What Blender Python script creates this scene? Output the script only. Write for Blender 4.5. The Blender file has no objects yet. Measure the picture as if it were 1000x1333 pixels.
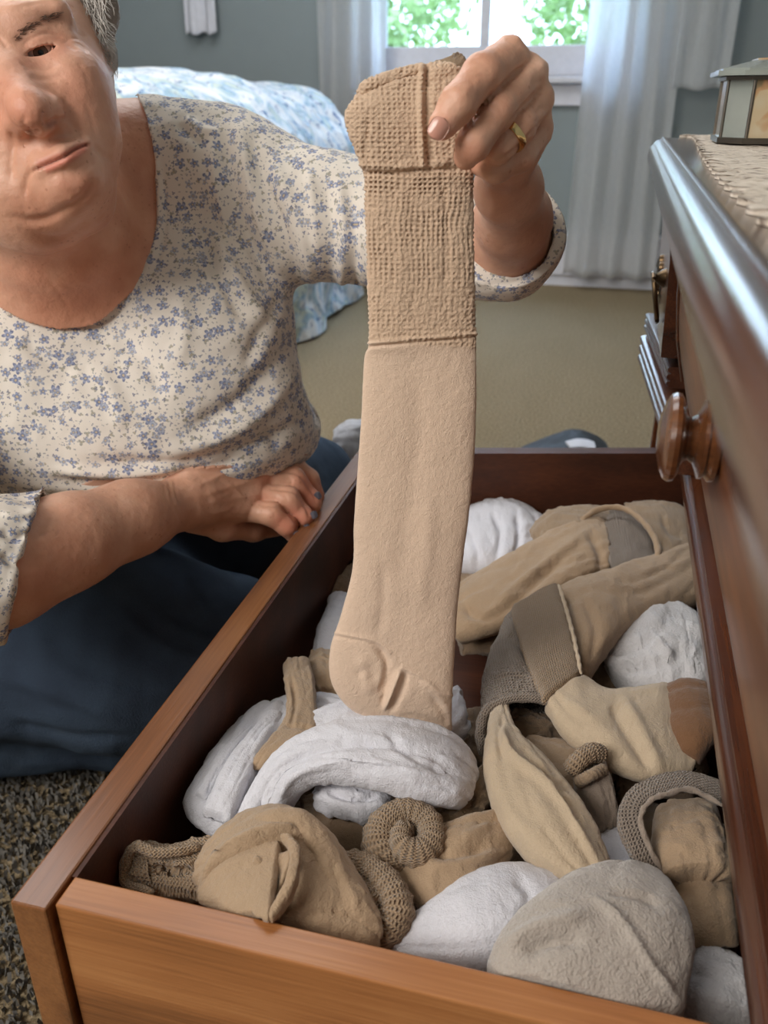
import bpy, math, random
import numpy as np
from mathutils import Vector, Matrix

random.seed(4); RNG = np.random.default_rng(4)
PI = math.pi
C = bpy.context.scene.collection

# ------------------------------------------------------------------ camera, world, light, exposure
FPX, CX, CY = 1120.0, 500.0, 666.5            # focal length and centre for a 1000x1333 frame
PITCH, YAW = math.radians(25.76), math.radians(14.52)
FW = np.array([-math.sin(YAW)*math.cos(PITCH), math.cos(YAW)*math.cos(PITCH), -math.sin(PITCH)])
RT = np.array([math.cos(YAW), math.sin(YAW), 0.0])
UP = np.cross(RT, FW)
cam_d = bpy.data.cameras.new('camera'); cam = bpy.data.objects.new('camera', cam_d); C.objects.link(cam)
cam.rotation_mode = 'QUATERNION'
cam.rotation_quaternion = Matrix((RT, UP, -FW)).transposed().to_quaternion()
cam_d.sensor_width = 36; cam_d.lens = FPX/1333*36; cam_d.clip_start = 0.02; cam_d.clip_end = 200
cam_d.dof.use_dof = True; cam_d.dof.focus_distance = 0.62; cam_d.dof.aperture_fstop = 10
bpy.context.scene.camera = cam

w = bpy.data.worlds.new('sky'); bpy.context.scene.world = w; w.use_nodes = True
bg = w.node_tree.nodes['Background']; bg.inputs[0].default_value = (0.62, 0.80, 1.0, 1); bg.inputs[1].default_value = 4.4

def area(name, loc, target, sx, sy, power, color):
    l = bpy.data.lights.new(name, 'AREA'); l.shape = 'RECTANGLE'; l.size = sx; l.size_y = sy; l.energy = power; l.color = color
    o = bpy.data.objects.new(name, l); C.objects.link(o); o.location = loc
    o.rotation_euler = (Vector(target)-Vector(loc)).to_track_quat('-Z', 'Y').to_euler(); return o
# daylight of a second window on the left, behind the photographer, an added unseen fill under the ceiling, and the sky in front of the far window
area('window_light', (-1.35, -1.3, 1.1), (-0.35, 0.75, -0.35), 1.4, 1.4, 62, (1.0, 0.95, 0.89))
area('ceiling_fill', (-1.0, 2.1, 1.58), (-0.8, 1.9, -0.6), 2.2, 2.2, 52, (0.97, 0.98, 1.0))
area('sky_light', (-0.62, 5.5, 2.5), (-0.5, 1.8, -0.6), 2.4, 1.4, 150, (0.36, 0.60, 1.0))

sc = bpy.context.scene
sc.view_settings.view_transform = 'Standard'; sc.view_settings.look = 'None'
sc.view_settings.gamma = 1; sc.view_settings.use_curve_mapping = False
sc.view_settings.exposure = 0.2

# ------------------------------------------------------------------ helpers: space
def ray(u, v):
    return FW + (u-CX)/FPX*RT - (v-CY)/FPX*UP
def K(u, v, d):   return ray(u, v)*d                   # point at distance d along the view axis
def onz(u, v, z): r = ray(u, v); return r*(z/r[2])
def ony(u, v, y): r = ray(u, v); return r*(y/r[1])
def onx(u, v, x): r = ray(u, v); return r*(x/r[0])
def project(P):
    d = P@FW; return CX+FPX*(P@RT)/d, CY-FPX*(P@UP)/d, d
def lin(r, g, b):
    return tuple(((c/255)/12.92 if c/255 <= .04045 else ((c/255+.055)/1.055)**2.4) for c in (r, g, b))

def noise3(P, seed=0):
    """value-gradient noise on (N,3), roughly -1..1"""
    Pi = np.floor(P).astype(np.int64); f = P-Pi; u = f*f*f*(f*(f*6-15)+10)
    def h(ix, iy, iz):
        n = (ix*73856093) ^ (iy*19349663) ^ (iz*83492791) ^ (seed*2654435761)
        n = (n ^ (n >> 13))*1274126177 & 0x7fffffff
        n = (n ^ (n >> 16)) & 0xffff
        return n/32767.5-1
    r = 0
    for dx in (0, 1):
        wx = u[:, 0] if dx else 1-u[:, 0]
        for dy in (0, 1):
            wy = u[:, 1] if dy else 1-u[:, 1]
            for dz in (0, 1):
                wz = u[:, 2] if dz else 1-u[:, 2]
                r = r+h(Pi[:, 0]+dx, Pi[:, 1]+dy, Pi[:, 2]+dz)*wx*wy*wz
    return r
def fbm(P, seed=0, octv=3):
    r = 0; a = 1; t = 0
    for i in range(octv):
        r = r+a*noise3(P*(2**i)+i*17.3, seed+i); t += a; a *= .5
    return r/t

def catmull(pts, n):
    """centripetal-ish Catmull-Rom through pts (m,k) sampled n times"""
    p = np.asarray(pts, float); m = len(p)
    if m == 2: t = np.linspace(0, 1, n)[:, None]; return p[0]*(1-t)+p[1]*t
    q = np.vstack([2*p[0]-p[1], p, 2*p[-1]-p[-2]])
    t = np.linspace(0, m-1, n); i = np.minimum(t.astype(int), m-2); f = (t-i)[:, None]
    a, b, c, d = q[i], q[i+1], q[i+2], q[i+3]
    return .5*((2*b)+(-a+c)*f+(2*a-5*b+4*c-d)*f**2+(-a+3*b-3*c+d)*f**3)

# ------------------------------------------------------------------ helpers: meshes
def mesh_obj(name, V, F, mat=None, parent=None, smooth=True, uv=None, paint=None):
    me = bpy.data.meshes.new(name)
    V = np.asarray(V, np.float32)
    if isinstance(F, np.ndarray):
        nf, k = F.shape
        me.vertices.add(len(V)); me.vertices.foreach_set('co', V.ravel())
        me.loops.add(nf*k); me.loops.foreach_set('vertex_index', F.ravel().astype(np.int32))
        me.polygons.add(nf); me.polygons.foreach_set('loop_start', np.arange(0, nf*k, k, dtype=np.int32))
        me.polygons.foreach_set('loop_total', np.full(nf, k, np.int32))
        me.update(calc_edges=True)
    else:
        me.from_pydata([tuple(v) for v in V.tolist()], [], [tuple(f) for f in F]); me.update()
    me.polygons.foreach_set('use_smooth', np.full(len(me.polygons), bool(smooth)))
    if uv is not None:
        li = np.empty(len(me.loops), np.int32); me.loops.foreach_get('vertex_index', li)
        l = me.uv_layers.new(name='UVMap'); l.data.foreach_set('uv', np.asarray(uv, np.float32)[li].ravel())
    if paint is not None:
        a = me.attributes.new('paint', 'FLOAT_COLOR', 'POINT')
        c = np.ones((len(V), 4), np.float32); c[:, :3] = paint; a.data.foreach_set('color', c.ravel())
    me.validate()
    if smooth == 'auto': me.set_sharp_from_angle(angle=math.radians(32))
    if mat: me.materials.append(mat)
    o = bpy.data.objects.new(name, me); C.objects.link(o)
    if parent is not None: o.parent = parent
    return o

class MB:
    def __init__(s): s.v = []; s.f = []
    def add(s, V, F):
        n = len(s.v); s.v += [tuple(map(float, p)) for p in V]; s.f += [tuple(i+n for i in f) for f in F]; return s
    def box(s, x0, x1, y0, y1, z0, z1, b=0.0):
        if b <= 0:
            V = [(x, y, z) for x in (x0, x1) for y in (y0, y1) for z in (z0, z1)]
            F = [(0, 1, 3, 2), (4, 6, 7, 5), (0, 4, 5, 1), (2, 3, 7, 6), (0, 2, 6, 4), (1, 5, 7, 3)]
            return s.add(V, F)
        import bmesh
        bm = bmesh.new(); bmesh.ops.create_cube(bm, size=1)
        for q in bm.verts: q.co = Vector(((x0+x1)/2+q.co.x*(x1-x0), (y0+y1)/2+q.co.y*(y1-y0), (z0+z1)/2+q.co.z*(z1-z0)))
        bmesh.ops.bevel(bm, geom=list(bm.edges), offset=b, segments=2, profile=.5, affect='EDGES')
        bm.verts.index_update()
        s.add([q.co for q in bm.verts], [tuple(q.index for q in f.verts) for f in bm.faces]); bm.free(); return s
    def prism(s, poly, axis, a, b):
        """poly: 2D outline in the two other axes (kept in order), extruded along axis from a to b"""
        n = len(poly); V = []
        for t in (a, b):
            for p in poly:
                q = list(p); q.insert(axis, t); V.append(q)
        F = [tuple(range(n))[::-1], tuple(range(n, 2*n))]+[(i, (i+1) % n, n+(i+1) % n, n+i) for i in range(n)]
        return s.add(V, F)
    def hexa(s, bottom, top):
        V = list(bottom)+list(top); n = len(bottom)
        return s.add(V, [tuple(range(n))[::-1], tuple(range(n, 2*n))]+[(i, (i+1) % n, n+(i+1) % n, n+i) for i in range(n)])
    def lathe(s, prof, origin, axis, n=40):
        ax = Vector(axis).normalized(); u = ax.orthogonal().normalized(); w_ = ax.cross(u); V = []
        for (r, h) in prof:
            for k in range(n):
                a = 2*PI*k/n; V.append(Vector(origin)+ax*h+(u*math.cos(a)+w_*math.sin(a))*r)
        F = [(i*n+k, i*n+(k+1) % n, (i+1)*n+(k+1) % n, (i+1)*n+k) for i in range(len(prof)-1) for k in range(n)]
        F += [tuple(range(n))[::-1], tuple(range((len(prof)-1)*n, len(prof)*n))]
        return s.add(V, F)
    def tube(s, pts, r, n=8):
        pts = [Vector(p) for p in pts]; V = []
        for i, p in enumerate(pts):
            t = (pts[min(i+1, len(pts)-1)]-pts[max(i-1, 0)]).normalized(); u = t.orthogonal().normalized(); w_ = t.cross(u)
            rr = r[i] if isinstance(r, (list, tuple)) else r
            V += [p+(u*math.cos(2*PI*k/n)+w_*math.sin(2*PI*k/n))*rr for k in range(n)]
        F = [(i*n+k, i*n+(k+1) % n, (i+1)*n+(k+1) % n, (i+1)*n+k) for i in range(len(pts)-1) for k in range(n)]
        F += [tuple(range(n))[::-1], tuple(range((len(pts)-1)*n, len(pts)*n))]
        return s.add(V, F)
    def build(s, name, mat, parent=None, smooth=False):
        o = mesh_obj(name, s.v, s.f, mat, parent, 'auto' if smooth else False); return o

def tag(o, label=None, cat=None, group=None, kind=None):
    for k, v_ in (('label', label), ('category', cat), ('group', group), ('kind', kind)):
        if v_: o[k] = v_
    return o
def empty(name, loc, label, cat, group=None):
    o = bpy.data.objects.new(name, None); C.objects.link(o); o.location = tuple(map(float, loc)); o.empty_display_size = .05
    bpy.context.view_layer.update()
    return tag(o, label, cat, group)
def attach(o, root):
    """parent keeping world position (root is unrotated); vertices are re-centred on the root"""
    o.parent = root; l = root.location
    if o.type == 'MESH':
        o.data.transform(Matrix.Translation(-l))
    return o

def vnormals(V, F):
    a, b, c, d = (V[F[:, i]] for i in range(4))
    n = np.cross(c-a, d-b); N = np.zeros_like(V)
    for i in range(4): np.add.at(N, F[:, i], n)
    return N/np.maximum(np.linalg.norm(N, axis=1, keepdims=True), 1e-12)

def seg_dist(u, v, line):
    """distance in px to a polyline and the 0..1 place along it"""
    best = np.full(u.shape, 1e9); tt = np.zeros(u.shape); n = len(line)-1
    for i in range(n):
        a, b = line[i], line[i+1]; ab = b-a; L = max(ab@ab, 1e-9)
        t = np.clip(((u-a[0])*ab[0]+(v-a[1])*ab[1])/L, 0, 1)
        dd = np.hypot(u-a[0]-ab[0]*t, v-a[1]-ab[1]*t); m = dd < best
        best[m] = dd[m]; tt[m] = (i+t[m])/n
    return best, tt
def stroke(V, N, strokes, sharp=2.0, facing=0.05):
    """sculpt strokes: (polyline px, width px, height mm[, keep ends])"""
    V = V.copy()
    u, v, d = project(V); vis = (-(V*N).sum(1)/np.linalg.norm(V, axis=1)) > facing
    for st in strokes:
        line = np.array(st[0], float); wd, amp = st[1], st[2]/1000.
        if len(line) > 2: line = catmull(line, (len(line)-1)*5+1)
        lo, hi = line.min(0)-3*wd, line.max(0)+3*wd
        m = vis & (u > lo[0]) & (u < hi[0]) & (v > lo[1]) & (v < hi[1])
        if len(st) > 4: m &= (d > st[4][0]) & (d < st[4][1])
        ix = np.nonzero(m)[0]
        if not len(ix): continue
        dd, t = seg_dist(u[ix], v[ix], line)
        tp = 1.0 if len(st) > 3 and st[3] else np.clip(np.minimum(t, 1-t)*5+.12, 0, 1)
        V[ix] += N[ix]*(amp*np.exp(-(dd/wd)**sharp)*tp)[:, None]
    return V
def poly_sd(u, v, poly):
    """signed distance px, negative inside"""
    p = np.array(poly, float); n = len(p); d = np.full(u.shape, 1e9); inside = np.zeros(u.shape, bool)
    for i in range(n):
        a, b = p[i], p[(i+1) % n]; ab = b-a
        t = np.clip(((u-a[0])*ab[0]+(v-a[1])*ab[1])/max(ab@ab, 1e-9), 0, 1)
        d = np.minimum(d, np.hypot(u-a[0]-ab[0]*t, v-a[1]-ab[1]*t))
        c = ((a[1] > v) != (b[1] > v)) & (u < (b[0]-a[0])*(v-a[1])/(b[1]-a[1]+1e-12)+a[0]); inside ^= c
    return np.where(inside, -d, d)

# ------------------------------------------------------------------ helpers: implicit surfaces
def smin(a, b, k):
    h = np.clip(k-np.abs(a-b), 0, None)/k
    return np.minimum(a, b)-h*h*k*.25
def smax(a, b, k): return -smin(-a, -b, k)
class Sdf:
    def __init__(s): s.groups = []; s.cuts = []
    def limb(s, pts, k=.008, kg=.01, off=0):
        """pts (u, v, d, r px): a chain of tapering round cones"""
        P = [K(*p[:3]) for p in pts]; R = [p[3]*p[2]/FPX+off for p in pts]
        prims = [('c', P[i], R[i], P[i+1], R[i+1], k) for i in range(len(P)-1)] if len(P) > 1 else [('c', P[0], R[0], P[0]+1e-5, R[0], k)]
        s.groups.append((prims, kg)); return s
    def ell(s, u, v, d, ru, rv, rd, rot=0, kg=.02, off=0):
        q = d/FPX; a = math.radians(rot)
        A = np.array([math.cos(a)*RT+math.sin(a)*UP, -math.sin(a)*RT+math.cos(a)*UP, FW])
        s.groups.append(([('e', K(u, v, d), np.array([ru, rv, rd])*q+off, A, 0, .01)], kg)); return s
    def cut(s, fn, k=.001): s.cuts.append((fn, k)); return s
    def bounds(s):
        lo = np.full(3, 9.); hi = -lo
        for prims, kg in s.groups:
            for p in prims:
                a, b = s.pb(p); lo = np.minimum(lo, a); hi = np.maximum(hi, b)
        return lo, hi
    def pb(s, p):
        if p[0] == 'c':
            return np.minimum(p[1]-p[2], p[3]-p[4]), np.maximum(p[1]+p[2], p[3]+p[4])
        e = np.sqrt(((p[3]*p[2][:, None])**2).sum(0)); return p[1]-e-.02, p[1]+e+.02
    def __call__(s, P, margin=.035):
        out = np.full(len(P), .08)
        for prims, kg in s.groups:
            bb = [s.pb(p) for p in prims]
            lo = np.min([b[0] for b in bb], 0)-margin-kg; hi = np.max([b[1] for b in bb], 0)+margin+kg
            ix = np.nonzero(((P > lo) & (P < hi)).all(1))[0]
            if not len(ix): continue
            Q = P[ix]; g = None
            for p in prims:
                if p[0] == 'c':
                    ab = p[3]-p[1]; L = ab@ab
                    t = np.clip((Q-p[1])@ab/L, 0, 1)
                    dd = np.linalg.norm(Q-p[1]-t[:, None]*ab, axis=1)-(p[2]+(p[4]-p[2])*t)
                else:
                    q = (Q-p[1])@p[3].T; k0 = np.linalg.norm(q/p[2], axis=1); k1 = np.linalg.norm(q/p[2]**2, axis=1)
                    dd = k0*(k0-1)/np.maximum(k1, 1e-6)
                g = dd if g is None else smin(g, dd, p[5])
            out[ix] = smin(out[ix], g, kg)
        for fn, k in s.cuts: out = smax(out, fn(P), k)
        return out
def polygonise(f, h, lo, hi, subdiv=0, iters=3, B=8):
    lo = np.array(lo)-2*h; hi = np.array(hi)+2*h
    nb = np.ceil((hi-lo)/(h*B)).astype(int); n = nb*B+1
    bi = np.stack(np.meshgrid(*[np.arange(k) for k in nb], indexing='ij'), -1).reshape(-1, 3)
    cd = f(lo+(bi+.5)*h*B, margin=.06); keep = bi[np.abs(cd) < h*B*1.25]
    G = np.full(n, 1.0, np.float32)
    o = np.stack(np.meshgrid(*[np.arange(B+1)]*3, indexing='ij'), -1).reshape(-1, 3)
    for s0 in range(0, len(keep), 1500):
        idx = (keep[s0:s0+1500, None, :]*B+o).reshape(-1, 3)
        G[idx[:, 0], idx[:, 1], idx[:, 2]] = f(lo+idx*h)
    # blocks skipped inside stay negative by centre sign
    inn = bi[cd <= -h*B*1.25]
    for b in inn: G[b[0]*B:b[0]*B+B+1, b[1]*B:b[1]*B+B+1, b[2]*B:b[2]*B+B+1] = np.minimum(G[b[0]*B:b[0]*B+B+1, b[1]*B:b[1]*B+B+1, b[2]*B:b[2]*B+B+1], -1)
    S = G < 0
    X = S[:-1] | S[1:]; X = X[:, :-1] | X[:, 1:]; X = X[:, :, :-1] | X[:, :, 1:]
    Y = S[:-1] & S[1:]; Y = Y[:, :-1] & Y[:, 1:]; Y = Y[:, :, :-1] & Y[:, :, 1:]
    act = X & ~Y; cells = np.argwhere(act)
    idm = np.full(act.shape, -1, np.int32); idm[act] = np.arange(len(cells))
    V = lo+(cells+.5)*h; Q = []
    for ax in range(3):
        sl0 = [slice(None)]*3; sl1 = [slice(None)]*3; sl0[ax] = slice(0, -1); sl1[ax] = slice(1, None)
        A = S[tuple(sl0)]; Bm = S[tuple(sl1)]; e = np.argwhere(A != Bm); b_, c_ = (ax+1) % 3, (ax+2) % 3
        e = e[(e[:, b_] > 0) & (e[:, c_] > 0) & (e[:, b_] < n[b_]-1) & (e[:, c_] < n[c_]-1)]
        q = []
        for db, dc in ((-1, -1), (0, -1), (0, 0), (-1, 0)):
            ee = e.copy(); ee[:, b_] += db; ee[:, c_] += dc; q.append(idm[ee[:, 0], ee[:, 1], ee[:, 2]])
        q = np.stack(q, 1); fl = ~A[e[:, 0], e[:, 1], e[:, 2]]; q[fl] = q[fl][:, ::-1]; Q.append(q)
    F = np.vstack(Q); F = F[(F >= 0).all(1)]
    def proj(V, it):
        for _ in range(it):
            e = h*.35; d0 = f(V)
            g = np.stack([f(V+np.eye(3)[i]*e)-d0 for i in range(3)], 1)/e
            g2 = np.maximum((g*g).sum(1), .15)
            V = V-g*(np.clip(d0, -h, h)/g2)[:, None]
        return V
    V = proj(V, iters)
    for _ in range(subdiv):
        V, F = subdivide(V, F); V = proj(V, 1)
    return V, F
def subdivide(V, F):
    nv = len(V); E = np.sort(np.vstack([F[:, [i, (i+1) % 4]] for i in range(4)]), 1)
    key = E[:, 0].astype(np.int64)*nv+E[:, 1]; uq, inv = np.unique(key, return_inverse=True)
    EV = (V[uq//nv]+V[uq % nv])/2; FC = V[F].mean(1); nf = len(F)
    e = [nv+inv[i*nf:(i+1)*nf] for i in range(4)]; c = nv+len(uq)+np.arange(nf)
    F2 = np.vstack([np.stack([F[:, i], e[i], c, e[(i+3) % 4]], 1) for i in range(4)])
    return np.vstack([V, EV, FC]), F2

# ------------------------------------------------------------------ helpers: node materials
def new_mat(name):
    m = bpy.data.materials.new(name); m.use_nodes = True; nt = m.node_tree
    return m, nt, nt.nodes['Principled BSDF']
def nd(nt, typ, **kw):
    n = nt.nodes.new(typ)
    for k, v_ in kw.items():
        if k.startswith('i_'):
            key = k[2:]; n.inputs[int(key) if key.isdigit() else key.replace('_', ' ')].default_value = v_
        else: setattr(n, k, v_)
    return n
def ramp(nt, stops, fac):
    r = nt.nodes.new('ShaderNodeValToRGB'); el = r.color_ramp.elements
    el[0].position, el[0].color = stops[0][0], (*stops[0][1], 1); el[1].position, el[1].color = stops[-1][0], (*stops[-1][1], 1)
    for p, c in stops[1:-1]: e = el.new(p); e.color = (*c, 1)
    nt.links.new(fac, r.inputs[0]); return r.outputs[0]
def mth(nt, op, a, b=None, c=None, clamp=False):
    n = nt.nodes.new('ShaderNodeMath'); n.operation = op; n.use_clamp = clamp
    for i, x in enumerate((a, b, c)):
        if x is None: continue
        if isinstance(x, (int, float)): n.inputs[i].default_value = x
        else: nt.links.new(x, n.inputs[i])
    return n.outputs[0]
def mix(nt, fac, a, b, mode='MIX'):
    n = nt.nodes.new('ShaderNodeMix'); n.data_type = 'RGBA'; n.blend_type = mode
    for i, x in ((0, fac), (6, a), (7, b)):
        if isinstance(x, (int, float)): n.inputs[i].default_value = x
        elif isinstance(x, tuple): n.inputs[i].default_value = (*x, 1)[:4]
        else: nt.links.new(x, n.inputs[i])
    return n.outputs[2]
def coords(nt, scale=(1, 1, 1), uv=False, rot=(0, 0, 0)):
    t = nt.nodes.new('ShaderNodeTexCoord'); m = nt.nodes.new('ShaderNodeMapping')
    m.inputs['Scale'].default_value = scale; m.inputs['Rotation'].default_value = rot
    nt.links.new(t.outputs['UV' if uv else 'Object'], m.inputs[0]); return m.outputs[0]
def tex(nt, kind, vec, **kw):
    n = nd(nt, kind, **kw); nt.links.new(vec, n.inputs['Vector']); return n
def bump(nt, bsdf, height, dist, strength=1.0, prev=None):
    b = nt.nodes.new('ShaderNodeBump'); b.inputs['Distance'].default_value = dist; b.inputs['Strength'].default_value = strength
    nt.links.new(height, b.inputs['Height'])
    if prev: nt.links.new(prev, b.inputs['Normal'])
    nt.links.new(b.outputs[0], bsdf.inputs['Normal']); return b.outputs[0]

def m_plain(name, col, rough=.6, metal=0, spec=.5, var=.06, coat=0):
    m, nt, b = new_mat(name)
    n = tex(nt, 'ShaderNodeTexNoise', coords(nt), i_Scale=14.0, i_Detail=4.0)
    c = mix(nt, n.outputs[0], tuple(x*(1-var) for x in col), tuple(min(1, x*(1+var)) for x in col))
    nt.links.new(c, b.inputs['Base Color']); b.inputs['Roughness'].default_value = rough; b.inputs['Metallic'].default_value = metal
    b.inputs['Specular IOR Level'].default_value = spec; b.inputs['Coat Weight'].default_value = coat
    return m
def m_wood(name, c0, c1, c2, axis=1, rough=.35, coat=.3, scale=1.0, fine=1.0):
    m, nt, b = new_mat(name)
    st = [26*scale]*3; st[axis] = 1.6*scale
    v = coords(nt, tuple(st))
    big = tex(nt, 'ShaderNodeTexNoise', v, i_Scale=1.0, i_Detail=3.0, i_Distortion=.6)
    st2 = [420*scale]*3; st2[axis] = 14*scale
    f = tex(nt, 'ShaderNodeTexNoise', coords(nt, tuple(st2)), i_Scale=1.0, i_Detail=2.0)
    blot = tex(nt, 'ShaderNodeTexNoise', coords(nt), i_Scale=5.0, i_Detail=3.0)
    a = mth(nt, 'MULTIPLY', big.outputs[0], .55); a = mth(nt, 'MULTIPLY_ADD', f.outputs[0], .25*fine, a); a = mth(nt, 'MULTIPLY_ADD', blot.outputs[0], .35, a)
    a = mth(nt, 'SUBTRACT', a, .1)
    col = ramp(nt, [(.28, c0), (.47, c1), (.68, c2)], a)
    nt.links.new(col, b.inputs['Base Color'])
    b.inputs['Roughness'].default_value = rough; b.inputs['Coat Weight'].default_value = coat; b.inputs['Coat Roughness'].default_value = .18
    bump(nt, b, f.outputs[0], .0004, .5)
    return m
def m_fabric(name, col, knit=0.0, rough=.9, weave=1000, nap=.0008, sheen=.25, pitch=.0021, mott=.10, paint=False):
    """soft cloth: fine weave, mottling and fuzzy nap; knit > 0 adds ribs that follow the UV map"""
    m, nt, b = new_mat(name)
    o = coords(nt)
    mo = tex(nt, 'ShaderNodeTexNoise', o, i_Scale=38.0, i_Detail=4.0)
    fu = tex(nt, 'ShaderNodeTexNoise', o, i_Scale=float(weave), i_Detail=2.0)
    md = tex(nt, 'ShaderNodeTexNoise', o, i_Scale=310.0, i_Detail=2.0, i_Distortion=.4)
    base = mix(nt, mo.outputs[0], tuple(x*(1-mott*1.6) for x in col), tuple(min(1, x*(1+mott)) for x in col))
    base = mix(nt, mth(nt, 'MULTIPLY', fu.outputs[0], .6), base, tuple(x*.72 for x in col))
    if paint:
        at = nd(nt, 'ShaderNodeAttribute', attribute_name='paint'); base = mix(nt, 1.0, base, at.outputs['Color'], 'MULTIPLY')
    h = mth(nt, 'MULTIPLY_ADD', md.outputs[0], 1.2, fu.outputs[0])
    if knit:
        t = nt.nodes.new('ShaderNodeTexCoord'); s = nt.nodes.new('ShaderNodeSeparateXYZ'); nt.links.new(t.outputs['UV'], s.inputs[0])
        wob = mth(nt, 'MULTIPLY_ADD', md.outputs[0], .0012, s.outputs[0])
        sx = mth(nt, 'SINE', mth(nt, 'MULTIPLY', wob, 2*PI/pitch)); sy = mth(nt, 'SINE', mth(nt, 'MULTIPLY', s.outputs[1], 2*PI/(pitch*1.15)))
        k = mth(nt, 'MULTIPLY', sx, sy); k = mth(nt, 'ADD', k, mth(nt, 'MULTIPLY', sx, .7))
        base = mix(nt, mth(nt, 'MULTIPLY_ADD', k, -.22*knit, .16*knit, True), base, tuple(x*.45 for x in col))  # gaps of the knit darkened in colour, standing in for their shade
        h = mth(nt, 'MULTIPLY_ADD', k, 1.4*knit, h)
    nt.links.new(base, b.inputs['Base Color'])
    b.inputs['Roughness'].default_value = rough; b.inputs['Specular IOR Level'].default_value = .2
    b.inputs['Sheen Weight'].default_value = sheen; b.inputs['Sheen Roughness'].default_value = .5
    bump(nt, b, h, nap, .8)
    return m

M = {}
M['wall'] = m_plain('grey_wall_paint', lin(138, 147, 149), .85, spec=.2, var=.03)
M['white'] = m_plain('white_gloss_paint', lin(222, 224, 220), .35, var=.03)
M['ceil'] = m_plain('ceiling_paint', lin(225, 222, 214), .9, var=.02)
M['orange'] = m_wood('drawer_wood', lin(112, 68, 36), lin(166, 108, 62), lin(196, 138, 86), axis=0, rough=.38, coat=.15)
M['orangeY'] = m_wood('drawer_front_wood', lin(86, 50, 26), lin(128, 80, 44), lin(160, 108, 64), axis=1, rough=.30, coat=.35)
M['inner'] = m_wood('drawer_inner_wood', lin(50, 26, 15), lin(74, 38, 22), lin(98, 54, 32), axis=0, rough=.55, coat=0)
M['dark'] = m_wood('dresser_wood', lin(46, 24, 15), lin(78, 42, 26), lin(120, 68, 38), axis=1, rough=.25, coat=.7)
M['darktop'] = m_wood('dresser_top_wood', lin(46, 28, 22), lin(66, 42, 34), lin(92, 60, 46), axis=1, rough=.26, coat=.7)
M['front'] = m_wood('dresser_front_wood', lin(58, 30, 15), lin(104, 58, 29), lin(154, 92, 46), axis=1, rough=.36, coat=.12)
M['amber'] = m_wood('amber_veneer', lin(92, 50, 26), lin(140, 84, 44), lin(182, 118, 66), axis=1, rough=.25, coat=.7)
M['knob'] = m_wood('knob_wood', lin(60, 34, 20), lin(96, 58, 34), lin(132, 84, 50), axis=0, rough=.22, coat=.8)
M['black'] = m_plain('black_gap', (.01, .008, .006), .8)
M['brass'] = m_plain('aged_brass', lin(96, 78, 58), .35, metal=1)
M['gold'] = m_plain('gold', lin(235, 200, 140), .18, metal=1, var=.02)

# fabrics: photo colours are of lit cloth, so these are a little lighter than seen
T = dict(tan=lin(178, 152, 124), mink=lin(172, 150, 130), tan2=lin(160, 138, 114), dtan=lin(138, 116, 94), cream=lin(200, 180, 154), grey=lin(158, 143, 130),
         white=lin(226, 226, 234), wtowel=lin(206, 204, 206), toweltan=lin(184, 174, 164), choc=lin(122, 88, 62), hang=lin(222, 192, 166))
for k_, c_ in T.items(): M[k_] = m_fabric(k_+'_cloth', c_)
M['wtowel'] = m_fabric('white_terry', T['wtowel'], nap=.0012, weave=700, sheen=.5)
M['toweltan'] = m_fabric('beige_terry', T['toweltan'], nap=.0012, weave=700, sheen=.5)
M['tanknit'] = m_fabric('tan_knit', T['tan'], knit=1.0)
M['greyknit'] = m_fabric('grey_tan_knit', T['grey'], knit=1.0, nap=.0009)
M['creamknit'] = m_fabric('cream_knit', T['cream'], knit=.5)

# ==================================================================== THE ROOM
XR, XL, YF, YB, ZF, ZC = .85, -3.1, 4.2, -1.6, -.80, 1.65
def struct(o): return tag(o, kind='structure')
m_, nt, b = new_mat('beige_carpet'); M['carpet'] = m_
n1 = tex(nt, 'ShaderNodeTexNoise', coords(nt), i_Scale=160.0, i_Detail=3.0); n2 = tex(nt, 'ShaderNodeTexNoise', coords(nt, (1.4, .5, 1)), i_Scale=5.0, i_Detail=3.0)
cc = ramp(nt, [(.3, lin(112, 98, 76)), (.55, lin(152, 136, 110)), (.75, lin(180, 164, 138))], n1.outputs[0])
cc = mix(nt, mth(nt, 'MULTIPLY', n2.outputs[0], .5), cc, lin(118, 104, 80)); nt.links.new(cc, b.inputs['Base Color'])
b.inputs['Roughness'].default_value = 1; b.inputs['Specular IOR Level'].default_value = .05; bump(nt, b, n1.outputs[0], .006, 1)
struct(MB().box(XL, XR, YB, YF, ZF-.05, ZF).build('floor', M['carpet']))
# carpet pile near the drawer: real tufts
n = 42000; px = RNG.uniform(-1.35, -.30, n); py = RNG.uniform(.25, 1.35, n)
a = RNG.uniform(0, 2*PI, n); hgt = RNG.uniform(.006, .011, n); wdt = .0022; ln = RNG.uniform(-.004, .004, (n, 2))
V = np.empty((n, 4, 3)); ca, sa = np.cos(a)*wdt, np.sin(a)*wdt
V[:, 0] = np.stack([px-ca, py-sa, np.full(n, ZF)], 1); V[:, 1] = np.stack([px+ca, py+sa, np.full(n, ZF)], 1)
V[:, 2] = np.stack([px+ca*.9+ln[:, 0], py+sa*.9+ln[:, 1], ZF+hgt], 1); V[:, 3] = np.stack([px-ca*.9+ln[:, 0], py-sa*.9+ln[:, 1], ZF+hgt], 1)
M['tuft'] = m_fabric('carpet_tuft', lin(118, 114, 108), mott=.12, weave=300)
o = mesh_obj('carpet_pile', V.reshape(-1, 3), np.arange(4*n).reshape(n, 4), M['tuft'], smooth=False)
tag(o, 'looped grey beige carpet pile on the floor left of the open drawer', 'carpet', kind='stuff')
struct(MB().box(XL, XR, YB, YF, ZC, ZC+.05).build('ceiling', M['ceil']))
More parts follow.
